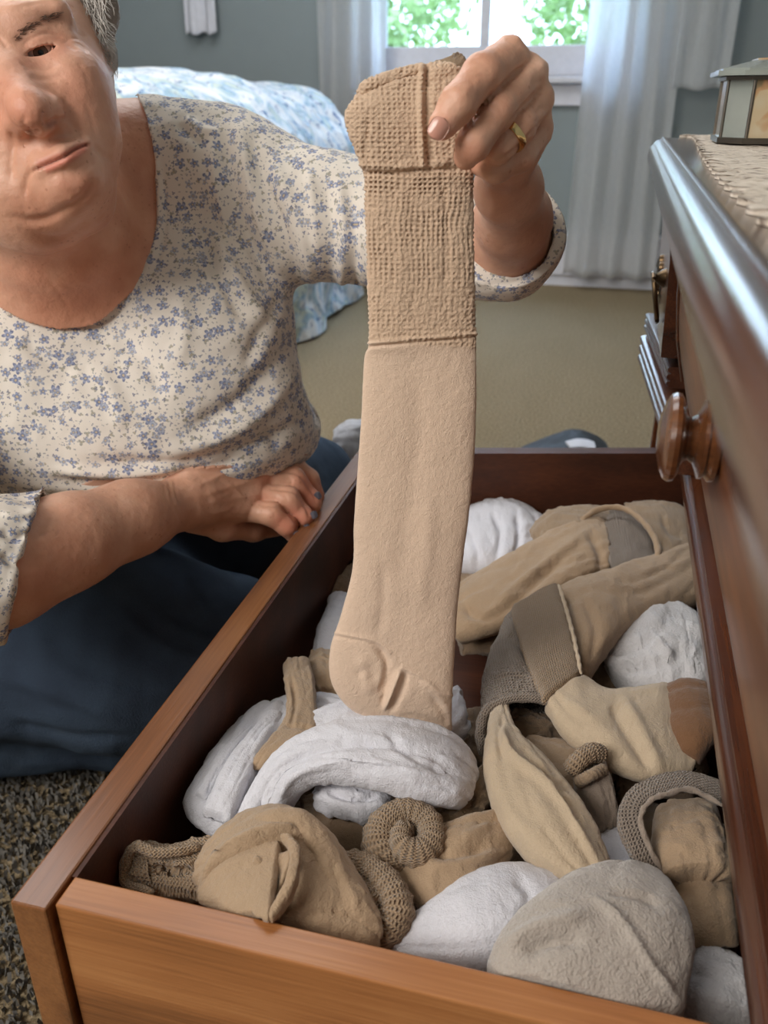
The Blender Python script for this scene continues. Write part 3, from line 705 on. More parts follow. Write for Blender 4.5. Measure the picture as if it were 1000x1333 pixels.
fineH = [  # face
    ([(86, 150), (97, 163), (110, 182), (121, 200)], 4, -1.4), ([(80, 128), (90, 142), (98, 158)], 5, -1.6),
    ([(85, 150), (83, 160), (78, 166)], 4, -1.4), ([(36, 171), (41, 174), (48, 172)], 4.5, -3.0, 1), ([(62, 163), (69, 160), (74, 156)], 4.5, -2.8, 1), ([(60, 140), (57, 152), (60, 162)], 4, -1.2), ([(84, 138), (89, 150), (84, 162)], 4, -1.8), ([(34, 150), (30, 160), (34, 168)], 4, -1.0),
    ([(44, 221), (66, 212), (84, 204), (98, 194), (115, 187)], 2.2, -3.2, 1), ([(50, 210), (80, 196), (104, 184)], 5, .8), ([(58, 224), (86, 213), (108, 198)], 4, .9), ([(113, 187), (124, 192), (136, 202), (146, 209)], 3.5, -1.4),
    ([(44, 221), (37, 228), (33, 240), (33, 256)], 4, -1.8), ([(12, 165), (16, 188), (14, 215), (14, 240)], 5, -1.6),
    ([(60, 230), (82, 222), (104, 206)], 7, -1.5), ([(64, 180), (68, 190)], 5, -1.0),
    ([(28, 62), (44, 48), (64, 43), (82, 50)], 3, -1.2), ([(24, 78), (40, 88), (60, 90), (78, 84)], 3, -1.0), ([(36, 98), (56, 103), (86, 98)], 4, -.8),
    ([(86, 58), (94, 62), (100, 66)], 2.5, -.5), ([(84, 52), (96, 50), (104, 52)], 2.5, -.5),
    ([(-4, 46), (4, 54), (10, 62)], 3, -1.0), ([(0, 6), (30, 0), (60, -4)], 3, -.5), ([(20, 12), (50, 4), (80, 2)], 3, -.5),
    ([(6, 280), (48, 288), (86, 272), (112, 252), (128, 232)], 6, -2.5), ([(30, 302), (70, 312), (100, 300), (124, 278)], 7, -2.0), ([(20, 322), (60, 330), (110, 322)], 6, -.9),
    ([(150, 170), (146, 200), (150, 232)], 6, 1.0), ([(88, 262), (100, 258), (110, 250)], 6, 1.2), 
    ([(140, 420), (160, 340), (188, 262)], 5, -.6), ([(60, 360), (80, 385), (90, 405)], 4, -.4),
    # raised hand: creases over the joints and between fingers
    ([(612, 84), (622, 80), (632, 84)], 3, -.5), ([(618, 92), (630, 88), (640, 94)], 2.5, -.5), ([(616, 101), (628, 98), (638, 103)], 2.5, -.4),
    ([(574, 128), (584, 122), (594, 130)], 2.5, -.4), ([(578, 137), (588, 131), (598, 138)], 2.5, -.4),
    ([(636, 132), (648, 138), (654, 148)], 2.5, -.5), ([(630, 140), (640, 146), (648, 156)], 2.5, -.5),
    ([(688, 60), (700, 80), (712, 108)], 5, .8), ([(690, 92), (712, 84)], 8, 1.2, 1), ([(702, 128), (716, 118)], 7, 1.0, 1), ([(706, 168), (716, 164)], 7, 1.0, 1),
    ([(697, 148), (710, 138)], 5, -.9), ([(692, 112), (708, 102)], 5, -.9), ([(650, 50), (664, 46), (680, 54)], 6, .9),
    ([(634, 240), (642, 262), (640, 285)], 5, .9),
    ([(694, 76), (660, 106), (628, 140), (602, 176)], 2.6, -1.5), ([(708, 110), (684, 136), (656, 172), (634, 200)], 2.6, -1.5), ([(712, 152), (690, 176), (662, 202), (640, 208)], 2.4, -1.4),
    ([(600, 128), (606, 118), (616, 112)], 6, .5), ([(20, 100), (30, 118), (24, 132)], 5, .4), ([(100, 80), (112, 96), (116, 116)], 3, -.4), ([(108, 70), (122, 90), (128, 110)], 3, -.4), ([(112, 130), (120, 160), (128, 190)], 3.5, -.5),
    ([(96, 40), (104, 44), (112, 50)], 2.2, -.5), ([(98, 56), (108, 62), (114, 70)], 2.2, -.5), ([(60, 184), (64, 192)], 1.6, -.35), ([(76, 178), (80, 186)], 1.6, -.35), ([(92, 172), (96, 180)], 1.6, -.35), ([(48, 190), (54, 200)], 1.6, -.35),
    ([(345, 616), (384, 615), (406, 638), (412, 656)], 2.6, -1.5), ([(345, 636), (382, 640), (399, 660), (403, 676)], 2.6, -1.5), ([(330, 656), (366, 661), (386, 680), (391, 692)], 2.6, -1.5),
    # resting hand: knuckles, tendons, wrist folds, veins
    ([(219, 622), (222, 640), (228, 662), (238, 685)], 2.5, -.6), ([(226, 620), (229, 640), (235, 660)], 2.2, -.5), ([(213, 628), (216, 645), (220, 660)], 2.2, -.4),
    ([(255, 634), (290, 618), (330, 604)], 4, .9), ([(260, 645), (300, 634), (334, 624)], 4, .8), ([(262, 656), (300, 650), (330, 645)], 4, .7),
    ([(268, 640), (282, 648), (306, 640)], 3, .7), ([(250, 652), (275, 668), (305, 660)], 3, .6), ([(290, 625), (310, 640), (320, 655)], 2.5, .5),
    ([(336, 606), (342, 600)], 9, 1.6, 1), ([(338, 626), (344, 622)], 8, 1.4, 1), ([(334, 646), (340, 644)], 8, 1.3, 1), ([(320, 664), (326, 663)], 8, 1.2, 1),
    ([(352, 598), (366, 602), (376, 600)], 2.5, -.4), ([(374, 618), (380, 626), (378, 634)], 2.2, -.5), ([(368, 642), (374, 650), (372, 658)], 2.2, -.5), ([(350, 660), (357, 668), (356, 676)], 2.2, -.5),
    ([(380, 602), (386, 609)], 7, .8, 1), ([(386, 628), (392, 634)], 7, .8, 1), ([(378, 652), (384, 657)], 7, .8, 1), ([(360, 668), (366, 673)], 7, .7, 1),
]
V = stroke(V, N, fineH)
V += N*(fbm(V*300, 11, 2)*.00022+fbm(V*70, 12, 2)*.0005)[:, None]
TS = Sdf(); torso(TS, -.0045); TS.limb([(292, 222, .868, 58), (420, 275, .84, 62), (560, 315, .80, 56)], .02, .03, -.002)
u, v, d = project(V); mk = (poly_sd(u, v, NECK) > 7) & (np.abs(TS(V)) < .009) & (d > .70) & (V[:, 0] < .2) & ~((v > 560) & (seg_dist(u, v, np.array([(-50, 745), (90, 705), (236, 656), (400, 650)]))[0] < np.where(u < 150, 66, 47)))
V[mk] -= N[mk]*.011
N = vnormals(V, F)
SKU = project(V)
col = shade_paint(V)
# natural colour variation of skin, plus nostril and mouth line shade painted in (multiplied on the skin colour)
pink = (1.06, .80, .76)
for ln, wd, c_, a_ in (([(20, 100), (60, 60)], 90, (1.08, 1.08, 1.12), .8), ([(70, 160), (110, 230)], 60, (1.08, 1.07, 1.09), .7), ([(30, 140), (48, 156)], 26, pink, .6), ([(95, 110), (100, 150)], 30, pink, .45), ([(88, 245), (108, 242)], 20, pink, .55), ([(-10, 110), (-5, 160)], 28, pink, .4),
                       ([(52, 213), (84, 201), (110, 189)], 5.5, (.88, .50, .52), .75), ([(62, 220), (88, 209), (108, 195)], 5, (.98, .56, .58), .85), ([(44, 221), (66, 212), (84, 204), (98, 194), (116, 187)], 2, (.45, .24, .24), .7),
                       ([(22, 50), (36, 36), (54, 26), (74, 20)], 8, (.45, .38, .34), .8), ([(26, 78), (52, 80), (84, 62)], 10, (.80, .58, .56), .5), ([(30, 66), (54, 52), (80, 50)], 6, (.72, .54, .50), .5),
                       ([(80, 330), (120, 380)], 70, (1.08, .80, .70), .55), ([(60, 400), (150, 340)], 40, (1.0, .74, .62), .4), ([(170, 200), (180, 300)], 30, (.98, .78, .66), .5),
                       ([(576, 165), (582, 176)], 20, pink, .6), ([(618, 200), (612, 206)], 16, pink, .4), ([(38, 172), (46, 173)], 4, (.50, .32, .28), .8), ([(64, 163), (72, 159)], 4, (.50, .32, .28), .8), ([(20, 760), (80, 730)], 40, (1.03, .84, .76), .5),
                       ([(398, 625), (410, 645)], 14, (1.05, .68, .66), .6), ([(398, 650), (405, 668)], 13, (1.05, .68, .66), .6), ([(385, 670), (396, 686)], 13, (1.05, .68, .66), .6), ([(366, 680), (381, 692)], 12, (1.05, .68, .66), .6),
                       ([(336, 606), (345, 602)], 11, pink, .5), ([(340, 626), (348, 624)], 10, pink, .5), ([(336, 648), (342, 646)], 10, pink, .5)):
    col = dab(col, V, N, ln, wd, c_, a_)
m_, nt, b = new_mat('skin'); M['skin'] = m_
at = nd(nt, 'ShaderNodeAttribute', attribute_name='paint')
s1 = tex(nt, 'ShaderNodeTexNoise', coords(nt), i_Scale=26.0, i_Detail=4.0); s2 = tex(nt, 'ShaderNodeTexNoise', coords(nt), i_Scale=420.0, i_Detail=3.0)
c_ = ramp(nt, [(.3, lin(202, 148, 122)), (.55, lin(216, 166, 140)), (.75, lin(226, 182, 158))], s1.outputs[0])
fv = tex(nt, 'ShaderNodeTexVoronoi', coords(nt), i_Scale=150.0); fn = tex(nt, 'ShaderNodeTexNoise', coords(nt), i_Scale=34.0)
fr_ = mth(nt, 'MULTIPLY', ramp(nt, [(.12, (1, 1, 1)), (.22, (0, 0, 0))], fv.outputs['Distance']), ramp(nt, [(.48, (0, 0, 0)), (.62, (1, 1, 1))], fn.outputs[0]))
c_ = mix(nt, mth(nt, 'MULTIPLY', fr_, .35), c_, lin(150, 88, 62))
c_ = mix(nt, 1.0, c_, at.outputs['Color'], 'MULTIPLY'); nt.links.new(c_, b.inputs['Base Color'])
b.inputs['Roughness'].default_value = .46; b.inputs['Specular IOR Level'].default_value = .42
b.inputs['Subsurface Weight'].default_value = .12; b.inputs['Subsurface Radius'].default_value = (.008, .003, .0015); b.inputs['Subsurface Scale'].default_value = .6
bump(nt, b, s2.outputs[0], .0005, .6)
attach(mesh_obj('body', V, F, M['skin'], paint=col), woman)

# eye
m_, nt, b = new_mat('eye'); M['eye'] = m_
vc = coords(nt); sp = nt.nodes.new('ShaderNodeSeparateXYZ'); nt.links.new(vc, sp.inputs[0])
b.inputs['Roughness'].default_value = .12; b.inputs['Base Color'].default_value = (*lin(226, 212, 204), 1)
M['iris'] = m_plain('iris', lin(92, 68, 52), .15, var=.3); M['pupil'] = m_plain('pupil', (.01, .01, .01), .1)
ec = K(53, 69, .6502); e = MB(); fwd = -ray(49, 84); fwd /= np.linalg.norm(fwd)
e.lathe([(.0152*math.sin(a_), -.0152*math.cos(a_)) for a_ in np.linspace(.02, PI-.02, 24)], ec, fwd, 32)
attach(e.build('eyeball', M['eye'], smooth=True), woman)
ir = MB(); ir.lathe([(.0001, .0157), (.003, .0155), (.0050, .0149), (.0055, .0143), (.0050, .0140)], ec, fwd, 28); attach(ir.build('iris', M['iris'], smooth=True), woman)
ir = MB(); ir.lathe([(.0001, .0160), (.0018, .0159), (.0022, .0155)], ec, fwd, 20); attach(ir.build('pupil', M['pupil'], smooth=True), woman)

_u, _v, _d = SKU
def skin_d(u0, v0):
    q_ = (np.abs(_u-u0) < 3) & (np.abs(_v-v0) < 3); return _d[q_].min() if q_.any() else .64
eb = MB(); ebl = catmull(np.array([(20, 53), (34, 38), (52, 27), (72, 21)]), 60)
for k in range(75):
    i_ = random.randrange(60); tt_ = i_/59; c2 = ebl[i_]+np.array([random.gauss(0, 2), random.gauss(0, 3.6*(1-tt_*.5))]); dx_ = 5+4*tt_
    e2 = (c2[0]+dx_, c2[1]-3+random.uniform(-2, 2))
    P0, P1 = K(c2[0], c2[1], skin_d(c2[0], c2[1])+.0005), K(*e2, skin_d(*e2)-.0006)
    eb.tube([P0, (P0+P1)/2-FW*.0006, P1], [.00022, .0002, .00008], 3)
M['brow'] = m_plain('brow_hair', lin(112, 96, 86), .6); attach(eb.build('eyebrow', M['brow'], smooth=True), woman)

# nails and ring
M['nail'] = m_plain('fingernail', lin(206, 150, 132), .22, var=.04, coat=.3); M['nail2'] = m_plain('grey_nail_polish', lin(96, 96, 108), .2, coat=.6)
def nail(u, v, d, du, dv, dd, ln_, wd, mat):
    """shell on the fingertip: centre, direction the finger points, sizes in m"""
    c0 = K(u, v, d); c1 = K(u+du, v+dv, d+dd); t = (c1-c0)/np.linalg.norm(c1-c0); nn = -c0/np.linalg.norm(c0); nn = nn-t*(nn@t); nn /= np.linalg.norm(nn); s_ = np.cross(t, nn)
    q = np.linspace(-1, 1, 13); A, B = np.meshgrid(q, q); ww = np.sqrt(np.clip(1-np.abs(A)**3, 0, 1))*.15+.85*(1-np.abs(A)**5)
    P = c0+(A*ln_/2)[..., None]*t+(B*wd/2*ww)[..., None]*s_-((B*ww)**2*wd*.22+np.abs(A)**3*ln_*.08)[..., None]*nn
    P2 = P-nn*.0012; P = np.vstack([P.reshape(-1, 3), P2.reshape(-1, 3)]); i = np.arange(169).reshape(13, 13)
    Fq = np.stack([i[:-1, :-1], i[:-1, 1:], i[1:, 1:], i[1:, :-1]], -1).reshape(-1, 4); rim = np.concatenate([i[0], i[1:, -1], i[-1, ::-1][1:], i[::-1, 0][1:]])
    Fr = np.stack([rim[:-1], rim[1:], rim[1:]+169, rim[:-1]+169], 1)
    attach(mesh_obj('fingernail', P, np.vstack([Fq, Fq[:, ::-1]+169, Fr]), M[mat]), woman)
nail(571, 167, .4735, -13, 22, .003, .0125, .0110, 'nail')
for q in ((387.5, 697, .889, 6, 8, .002), (400, 688, .906, 4, 8, .003), (409, 671, .929, 3, 8, .003), (414, 646, .947, 4, 8, .003)):
    nail(q[0], q[1], skin_d(q[0]-2, q[1]-3)-.0004, *q[3:], .009, .0075, 'nail2')
rc = K(665, 176, .5115); ax = K(650, 192, .513)-K(676, 166, .515); 
rp = []
axn = ax/np.linalg.norm(ax)
rg = MB().lathe([(.0090, -.0026), (.0102, -.0023), (.0107, -.001), (.0107, .001), (.0102, .0023), (.0090, .0026), (.0086, 0)], K(665, 177, .5147), axn, 48)
rgo = rg.build('wedding_ring', M['gold'], smooth=True); attach(rgo, woman)

# hair: scalp cap plus many curls
hair_v = Sdf(); hair_v.ell(-12, 30, .745, 140, 165, 128, 27); hair_v.limb([(92, -40, .72, 48), (122, 10, .722, 26), (126, 60, .730, 14)], .02, .03)
def haircut(P):
    u, v, d = project(P); return (poly_sd(u, v, [(-300, -300), (95, -300), (78, -40), (100, 20), (118, 52), (132, 95), (-300, 500)])*-1*d/FPX)*1.0
hair_v.cut(lambda P: haircut(P), .004)
lo, hi = hair_v.bounds(); HV, HF = polygonise(hair_v, .004, lo, hi, 0)
HN = vnormals(HV, HF); HV = HV+HN*(fbm(HV*np.array([90, 90, 40]), 31, 3)*.003)[:, None]
M['hair'] = m_fabric('grey_brown_hair', lin(146, 134, 126), mott=.3, weave=500, rough=.55)
M['hair2'] = m_plain('grey_hair_strand', lin(190, 184, 178), .4, var=.3)
ho = mesh_obj('hair', HV, HF, M['hair']); attach(ho, woman)
hs = MB()
for k in range(1100):
    u0 = random.uniform(80, 134); v0 = random.uniform(-40, 75); 
    if u0 < 84+.42*(v0+40)*.95: u0 += 22
    d0 = random.uniform(.695, .735); p = np.array([u0, v0, d0]); ang = random.uniform(.6, 1.5); pts = []; cr_ = random.uniform(-.12, .30)
    L = random.uniform(3, 6)
    for q in range(8):
        pts.append(K(*p)); p = p+np.array([math.cos(ang)*L, math.sin(ang)*L, random.uniform(-.0015, .0015)]); ang += cr_*random.uniform(.5, 1.5)
        if p[0] > 154: break
    if len(pts) > 3: hs.tube(pts, [.00032]*(len(pts)-1)+[.0001], 3)
so = hs.build('hair_strands', M['hair2'], smooth=True); attach(so, woman); tag(so, kind='stuff')

# --- floral blouse
def shirt_sdf():
    s = Sdf(); torso(s, 0)
    s.limb([(292, 222, .868, 66), (420, 280, .84, 76), (560, 318, .80, 70), (655, 322, .768, 61)], .02, .045)
    s.limb([(655, 320, .768, 60), (672, 306, .745, 54), (677, 290, .715, 50)], .02, .03)
    s.limb([(-60, 330, .85, 80), (-150, 560, .80, 92), (-110, 745, .70, 94), (-10, 742, .69, 86), (70, 712, .73, 78)], .03, .03)
    s.ell(352, 560, .985, 66, 52, 60, 0, .03)                    # blouse hem falling over the hip
    def neck(P):
        u, v, d = project(P); return -poly_sd(u, v, NECK)*d/FPX
    def legcut(P):                                                # hem line
        return -(P[:, 2]+.575)*1.0
    s.cut(neck, .002)
    return s
SS = shirt_sdf()
# sleeve mouths: cut by planes, hollowed
def plane(c0, n0): n0 = n0/np.linalg.norm(n0); return lambda P: (P-c0)@n0
el, wr = K(665, 312, .755), K(668, 285, .70)
tl = K(672, 300, .738); nl = K(664, 262, .648)-K(668, 300, .728)
tr_, nr = K(36, 725, .712), K(172, 752, .740)-K(30, 725, .712)
def sleeve(P):
    a = (P-tl)@(nl/np.linalg.norm(nl)); nearL = np.linalg.norm(P-tl, axis=1)-.085
    b_ = (P-tr_)@(nr/np.linalg.norm(nr)); nearR = np.linalg.norm(P-tr_, axis=1)-.10
    return np.maximum(np.where(nearL < 0, a, -.05), np.where(nearR < 0, b_, -.05))
fore = Sdf(); fore.limb([(665, 312, .755, 54), (668, 285, .70, 52), (662, 245, .64, 46)], .02); fore.limb([(-60, 746, .70, 74), (0, 742, .70, 74), (90, 705, .745, 66)], .03)
def hollow(P):
    a = (P-tl)@(nl/np.linalg.norm(nl)); b_ = (P-tr_)@(nr/np.linalg.norm(nr))
    near = np.maximum(np.where(np.linalg.norm(P-tl, axis=1) < .10, -.028-a, .05), -.06); near2 = np.where(np.linalg.norm(P-tr_, axis=1) < .11, -.028-b_, .05)
    return -np.maximum(fore(P), np.minimum(near, near2))
SS.cut(sleeve, .0012); SS.cut(hollow, .0012)
lo, hi = SS.bounds(); lo = np.maximum(lo, [-.85, .35, -.64])
V, F = polygonise(SS, .0036, lo, hi, 1)
N = vnormals(V, F)
shirt_f = [
    ([(205, 235), (206, 290), (197, 334), (177, 373), (146, 402), (104, 417), (58, 413), (15, 398)], 5, 1.2, 1), ([(214, 235), (216, 292), (206, 338), (184, 380), (150, 411), (104, 427), (58, 423), (12, 407)], 2.2, -1.2, 1),
    ([(186, 142), (198, 180), (205, 235)], 5, 1.2, 1),
    ([(292, 172), (300, 230), (318, 300), (352, 372)], 8, -3.5), ([(276, 178), (282, 240), (300, 320)], 7, 2.5), ([(312, 170), (326, 240), (352, 320), (376, 378)], 8, 3),
    ([(330, 180), (344, 240), (372, 310), (392, 370)], 7, -3), ([(350, 190), (372, 250), (398, 320), (410, 375)], 8, 2.5), ([(232, 160), (250, 180), (270, 190)], 6, -2), ([(240, 150), (262, 168), (290, 172)], 6, 2),
    ([(280, 300), (300, 350), (330, 400), (362, 430)], 9, 3), ([(262, 300), (285, 360), (320, 420)], 8, -3), ([(366, 385), (340, 430), (318, 480)], 9, -2.5),
    ([(385, 430), (352, 480), (300, 530), (240, 560)], 12, -4), ([(395, 470), (360, 520), (300, 566), (220, 590)], 10, 3), ([(120, 600), (220, 605), (320, 585), (400, 545)], 9, -4),
    ([(60, 625), (160, 632), (260, 615), (350, 590)], 8, -4), ([(60, 612), (160, 618), (240, 606)], 8, 3), ([(0, 640), (100, 652), (200, 640)], 8, -3),
    ([(30, 440), (60, 470), (100, 490)], 10, -2), ([(150, 440), (190, 470), (210, 520)], 12, -2.5), ([(120, 470), (150, 520), (160, 560)], 12, 2), ([(230, 370), (240, 420), (232, 480)], 12, 2),
    ([(420, 225), (432, 300), (428, 392)], 9, -2.5), ([(455, 238), (462, 320), (458, 396)], 8, -2.5), ([(440, 232), (448, 310), (444, 394)], 7, 2), ([(400, 210), (408, 280), (418, 340)], 7, 2),
    ([(640, 360), (670, 352), (700, 318), (712, 280)], 5, 1.2), ([(630, 372), (672, 366), (704, 330)], 7, -2),
    ([(0, 690), (20, 700), (40, 690)], 6, -2.5), ([(0, 720), (20, 735), (34, 730)], 6, -2.5), ([(0, 668), (30, 672), (46, 664)], 5, 2), ([(8, 780), (20, 740), (34, 690), (46, 662)], 5, 1.2),
    ([(400, 480), (412, 520), (420, 555)], 6, -2), ([(345, 560), (365, 585)], 8, -2.5),
]
V = stroke(V, N, [(q[0], q[1], q[2]*(1.5 if abs(q[2]) > 1.6 else 1), *q[3:]) for q in shirt_f])
V += N*(fbm(V*np.array([18, 18, 14]), 21, 3)*.004+fbm(V*60, 23, 2)*.0009)[:, None]
u, v, d = project(V); P_ = np.stack([(u-500)/FPX*d+.55*d, -(v-666)/FPX*d+.25*d], 1)
m_, nt, b = new_mat('floral_cloth'); M['floral'] = m_
def flowers(scale, seed, R, cdark, clight, base, dens, petals=5):
    """little printed flowers, laid in the tangent plane of the cloth"""
    t = nt.nodes.new('ShaderNodeTexCoord'); mp = nt.nodes.new('ShaderNodeMapping'); mp.inputs['Location'].default_value = (seed*1.37, seed*.71, seed*.37); nt.links.new(t.outputs['Object'], mp.inputs[0])
    wn = nd(nt, 'ShaderNodeTexNoise', i_Scale=170.0); nt.links.new(t.outputs['Object'], wn.inputs['Vector'])
    ad = nd(nt, 'ShaderNodeVectorMath', operation='MULTIPLY_ADD'); nt.links.new(wn.outputs['Color'], ad.inputs[0]); ad.inputs[1].default_value = (.0026, .0026, .0026); nt.links.new(mp.outputs[0], ad.inputs[2])
    vo = nd(nt, 'ShaderNodeTexVoronoi', voronoi_dimensions='3D', i_Scale=float(scale)); vo.inputs['Randomness'].default_value = .9; nt.links.new(ad.outputs[0], vo.inputs['Vector'])
    df = nd(nt, 'ShaderNodeVectorMath', operation='SUBTRACT'); nt.links.new(ad.outputs[0], df.inputs[0]); nt.links.new(vo.outputs['Position'], df.inputs[1])
    def vm(op, a_, b_):
        n_ = nd(nt, 'ShaderNodeVectorMath', operation=op)
        for i_, x_ in ((0, a_), (1, b_)):
            if isinstance(x_, tuple): n_.inputs[i_].default_value = x_
            elif x_ is not None: nt.links.new(x_, n_.inputs[i_])
        return n_
    g = t.outputs['Normal']
    t1 = vm('NORMALIZE', vm('CROSS_PRODUCT', g, (.2, .1, 1)).outputs[0], None).outputs[0]; t2 = vm('CROSS_PRODUCT', g, t1).outputs[0]
    X_, Y_, Z_ = (vm('DOT_PRODUCT', df.outputs[0], q).outputs['Value'] for q in (t1, t2, g))
    le = mth(nt, 'SQRT', mth(nt, 'ADD', mth(nt, 'MULTIPLY', X_, X_), mth(nt, 'MULTIPLY', Y_, Y_)))
    sc_ = nt.nodes.new('ShaderNodeSeparateColor'); nt.links.new(vo.outputs['Color'], sc_.inputs[0])
    an = mth(nt, 'ARCTAN2', Y_, X_); an = mth(nt, 'ADD', an, mth(nt, 'MULTIPLY', sc_.outputs[0], 6.28))
    pe = mth(nt, 'ABSOLUTE', mth(nt, 'COSINE', mth(nt, 'MULTIPLY', an, petals/2)))
    rad = mth(nt, 'MULTIPLY', mth(nt, 'MULTIPLY_ADD', pe, .62, .42), mth(nt, 'MULTIPLY_ADD', sc_.outputs[1], R*.5, R*.72))
    ins = mth(nt, 'MULTIPLY', mth(nt, 'SUBTRACT', rad, le), 1500.0, None, True)
    ins = mth(nt, 'MULTIPLY', ins, mth(nt, 'LESS_THAN', mth(nt, 'ABSOLUTE', Z_), .36/scale)); ins = mth(nt, 'MULTIPLY', ins, mth(nt, 'LESS_THAN', sc_.outputs[2], dens))
    cc = ramp(nt, [(.12, lin(202, 182, 146)), (.26, cdark), (.55, clight), (.9, cdark)], mth(nt, 'DIVIDE', le, R, None, True))
    return mix(nt, mth(nt, 'MULTIPLY', ins, .88), base, cc)
base = (lin(232, 224, 214)+(1,))[:3]
c0 = flowers(105., 1, .0028, lin(132, 134, 132), lin(180, 176, 162), base, .5, 3)
c0 = flowers(190., 4, .0017, lin(86, 96, 130), lin(118, 128, 160), c0, .5, 3)
c0 = flowers(260., 5, .0012, lin(140, 142, 138), lin(116, 126, 158), c0, .5, 2)
c0 = flowers(84., 2, .0050, lin(92, 106, 146), lin(158, 168, 198), c0, .58, 5)
c0 = flowers(92., 3, .0044, lin(138, 146, 170), lin(190, 194, 206), c0, .5, 5)
nt.links.new(c0, b.inputs['Base Color']); b.inputs['Roughness'].default_value = .88; b.inputs['Specular IOR Level'].default_value = .2
wv = tex(nt, 'ShaderNodeTexNoise', coords(nt), i_Scale=1100.0); bump(nt, b, wv.outputs[0], .0003, .5)
attach(mesh_obj('blouse', V, F, M['floral'], uv=P_), woman)

# --- jeans
J = Sdf()
J.limb([(60, 720, 1.12, 140), (-60, 830, 1.02, 128), (170, 842, 1.0, 124), (300, 850, 1.02, 96)], .04, .04)
J.limb([(300, 850, 1.03, 96), (180, 905, 1.10, 84), (-80, 930, 1.08, 90)], .04, .03)
J.limb([(120, 690, 1.15, 150), (300, 660, 1.20, 112), (404, 628, 1.34, 62)], .04, .04)
J.cut(lambda P: P[:, 0]+.2885, .002); J.cut(lambda P: -(P[:, 2]-ZF-.004), .003)
lo, hi = J.bounds(); hi[0] = min(hi[0], -.28); lo = np.maximum(lo, [-1.2, .4, ZF])
V, F = polygonise(J, .005, lo, hi, 1); N = vnormals(V, F)
V = stroke(V, N, [([(60, 850), (130, 880), (220, 900)], 12, -4), ([(0, 880), (80, 905), (160, 935)], 12, 4), ([(180, 760), (230, 800), (300, 830)], 12, -5), ([(150, 790), (210, 840), (290, 870)], 10, 4),
                  ([(240, 740), (290, 790), (340, 800)], 10, -4), ([(400, 570), (420, 600), (430, 640)], 8, -3), ([(0, 940), (90, 958), (170, 960)], 8, -5), ([(40, 800), (60, 850), (120, 900)], 14, 3), ([(300, 740), (320, 760), (360, 770)], 10, -3)])
V += N*(fbm(V*14, 41, 3)*.006)[:, None]
V[:, 0] = np.minimum(V[:, 0], -.2865); V[:, 2] = np.maximum(V[:, 2], ZF+.001)
m_, nt, b = new_mat('denim'); M['denim'] = m_
n1 = tex(nt, 'ShaderNodeTexNoise', coords(nt), i_Scale=500.0, i_Detail=2.0); n2 = tex(nt, 'ShaderNodeTexNoise', coords(nt), i_Scale=9.0, i_Detail=3.0); n3 = tex(nt, 'ShaderNodeTexNoise', coords(nt, (1, 1, .2)), i_Scale=1500.0)
c_ = ramp(nt, [(.3, lin(50, 60, 76)), (.55, lin(64, 78, 96)), (.8, lin(84, 98, 116))], n2.outputs[0]); c_ = mix(nt, mth(nt, 'MULTIPLY', n1.outputs[0], .5), c_, lin(44, 54, 68))
nt.links.new(c_, b.inputs['Base Color']); b.inputs['Roughness'].default_value = .9; b.inputs['Specular IOR Level'].default_value = .15; bump(nt, b, mth(nt, 'ADD', n1.outputs[0], n3.outputs[0]), .0012, .7)
attach(mesh_obj('jeans', V, F, M['denim']), woman)
#ENDBODY

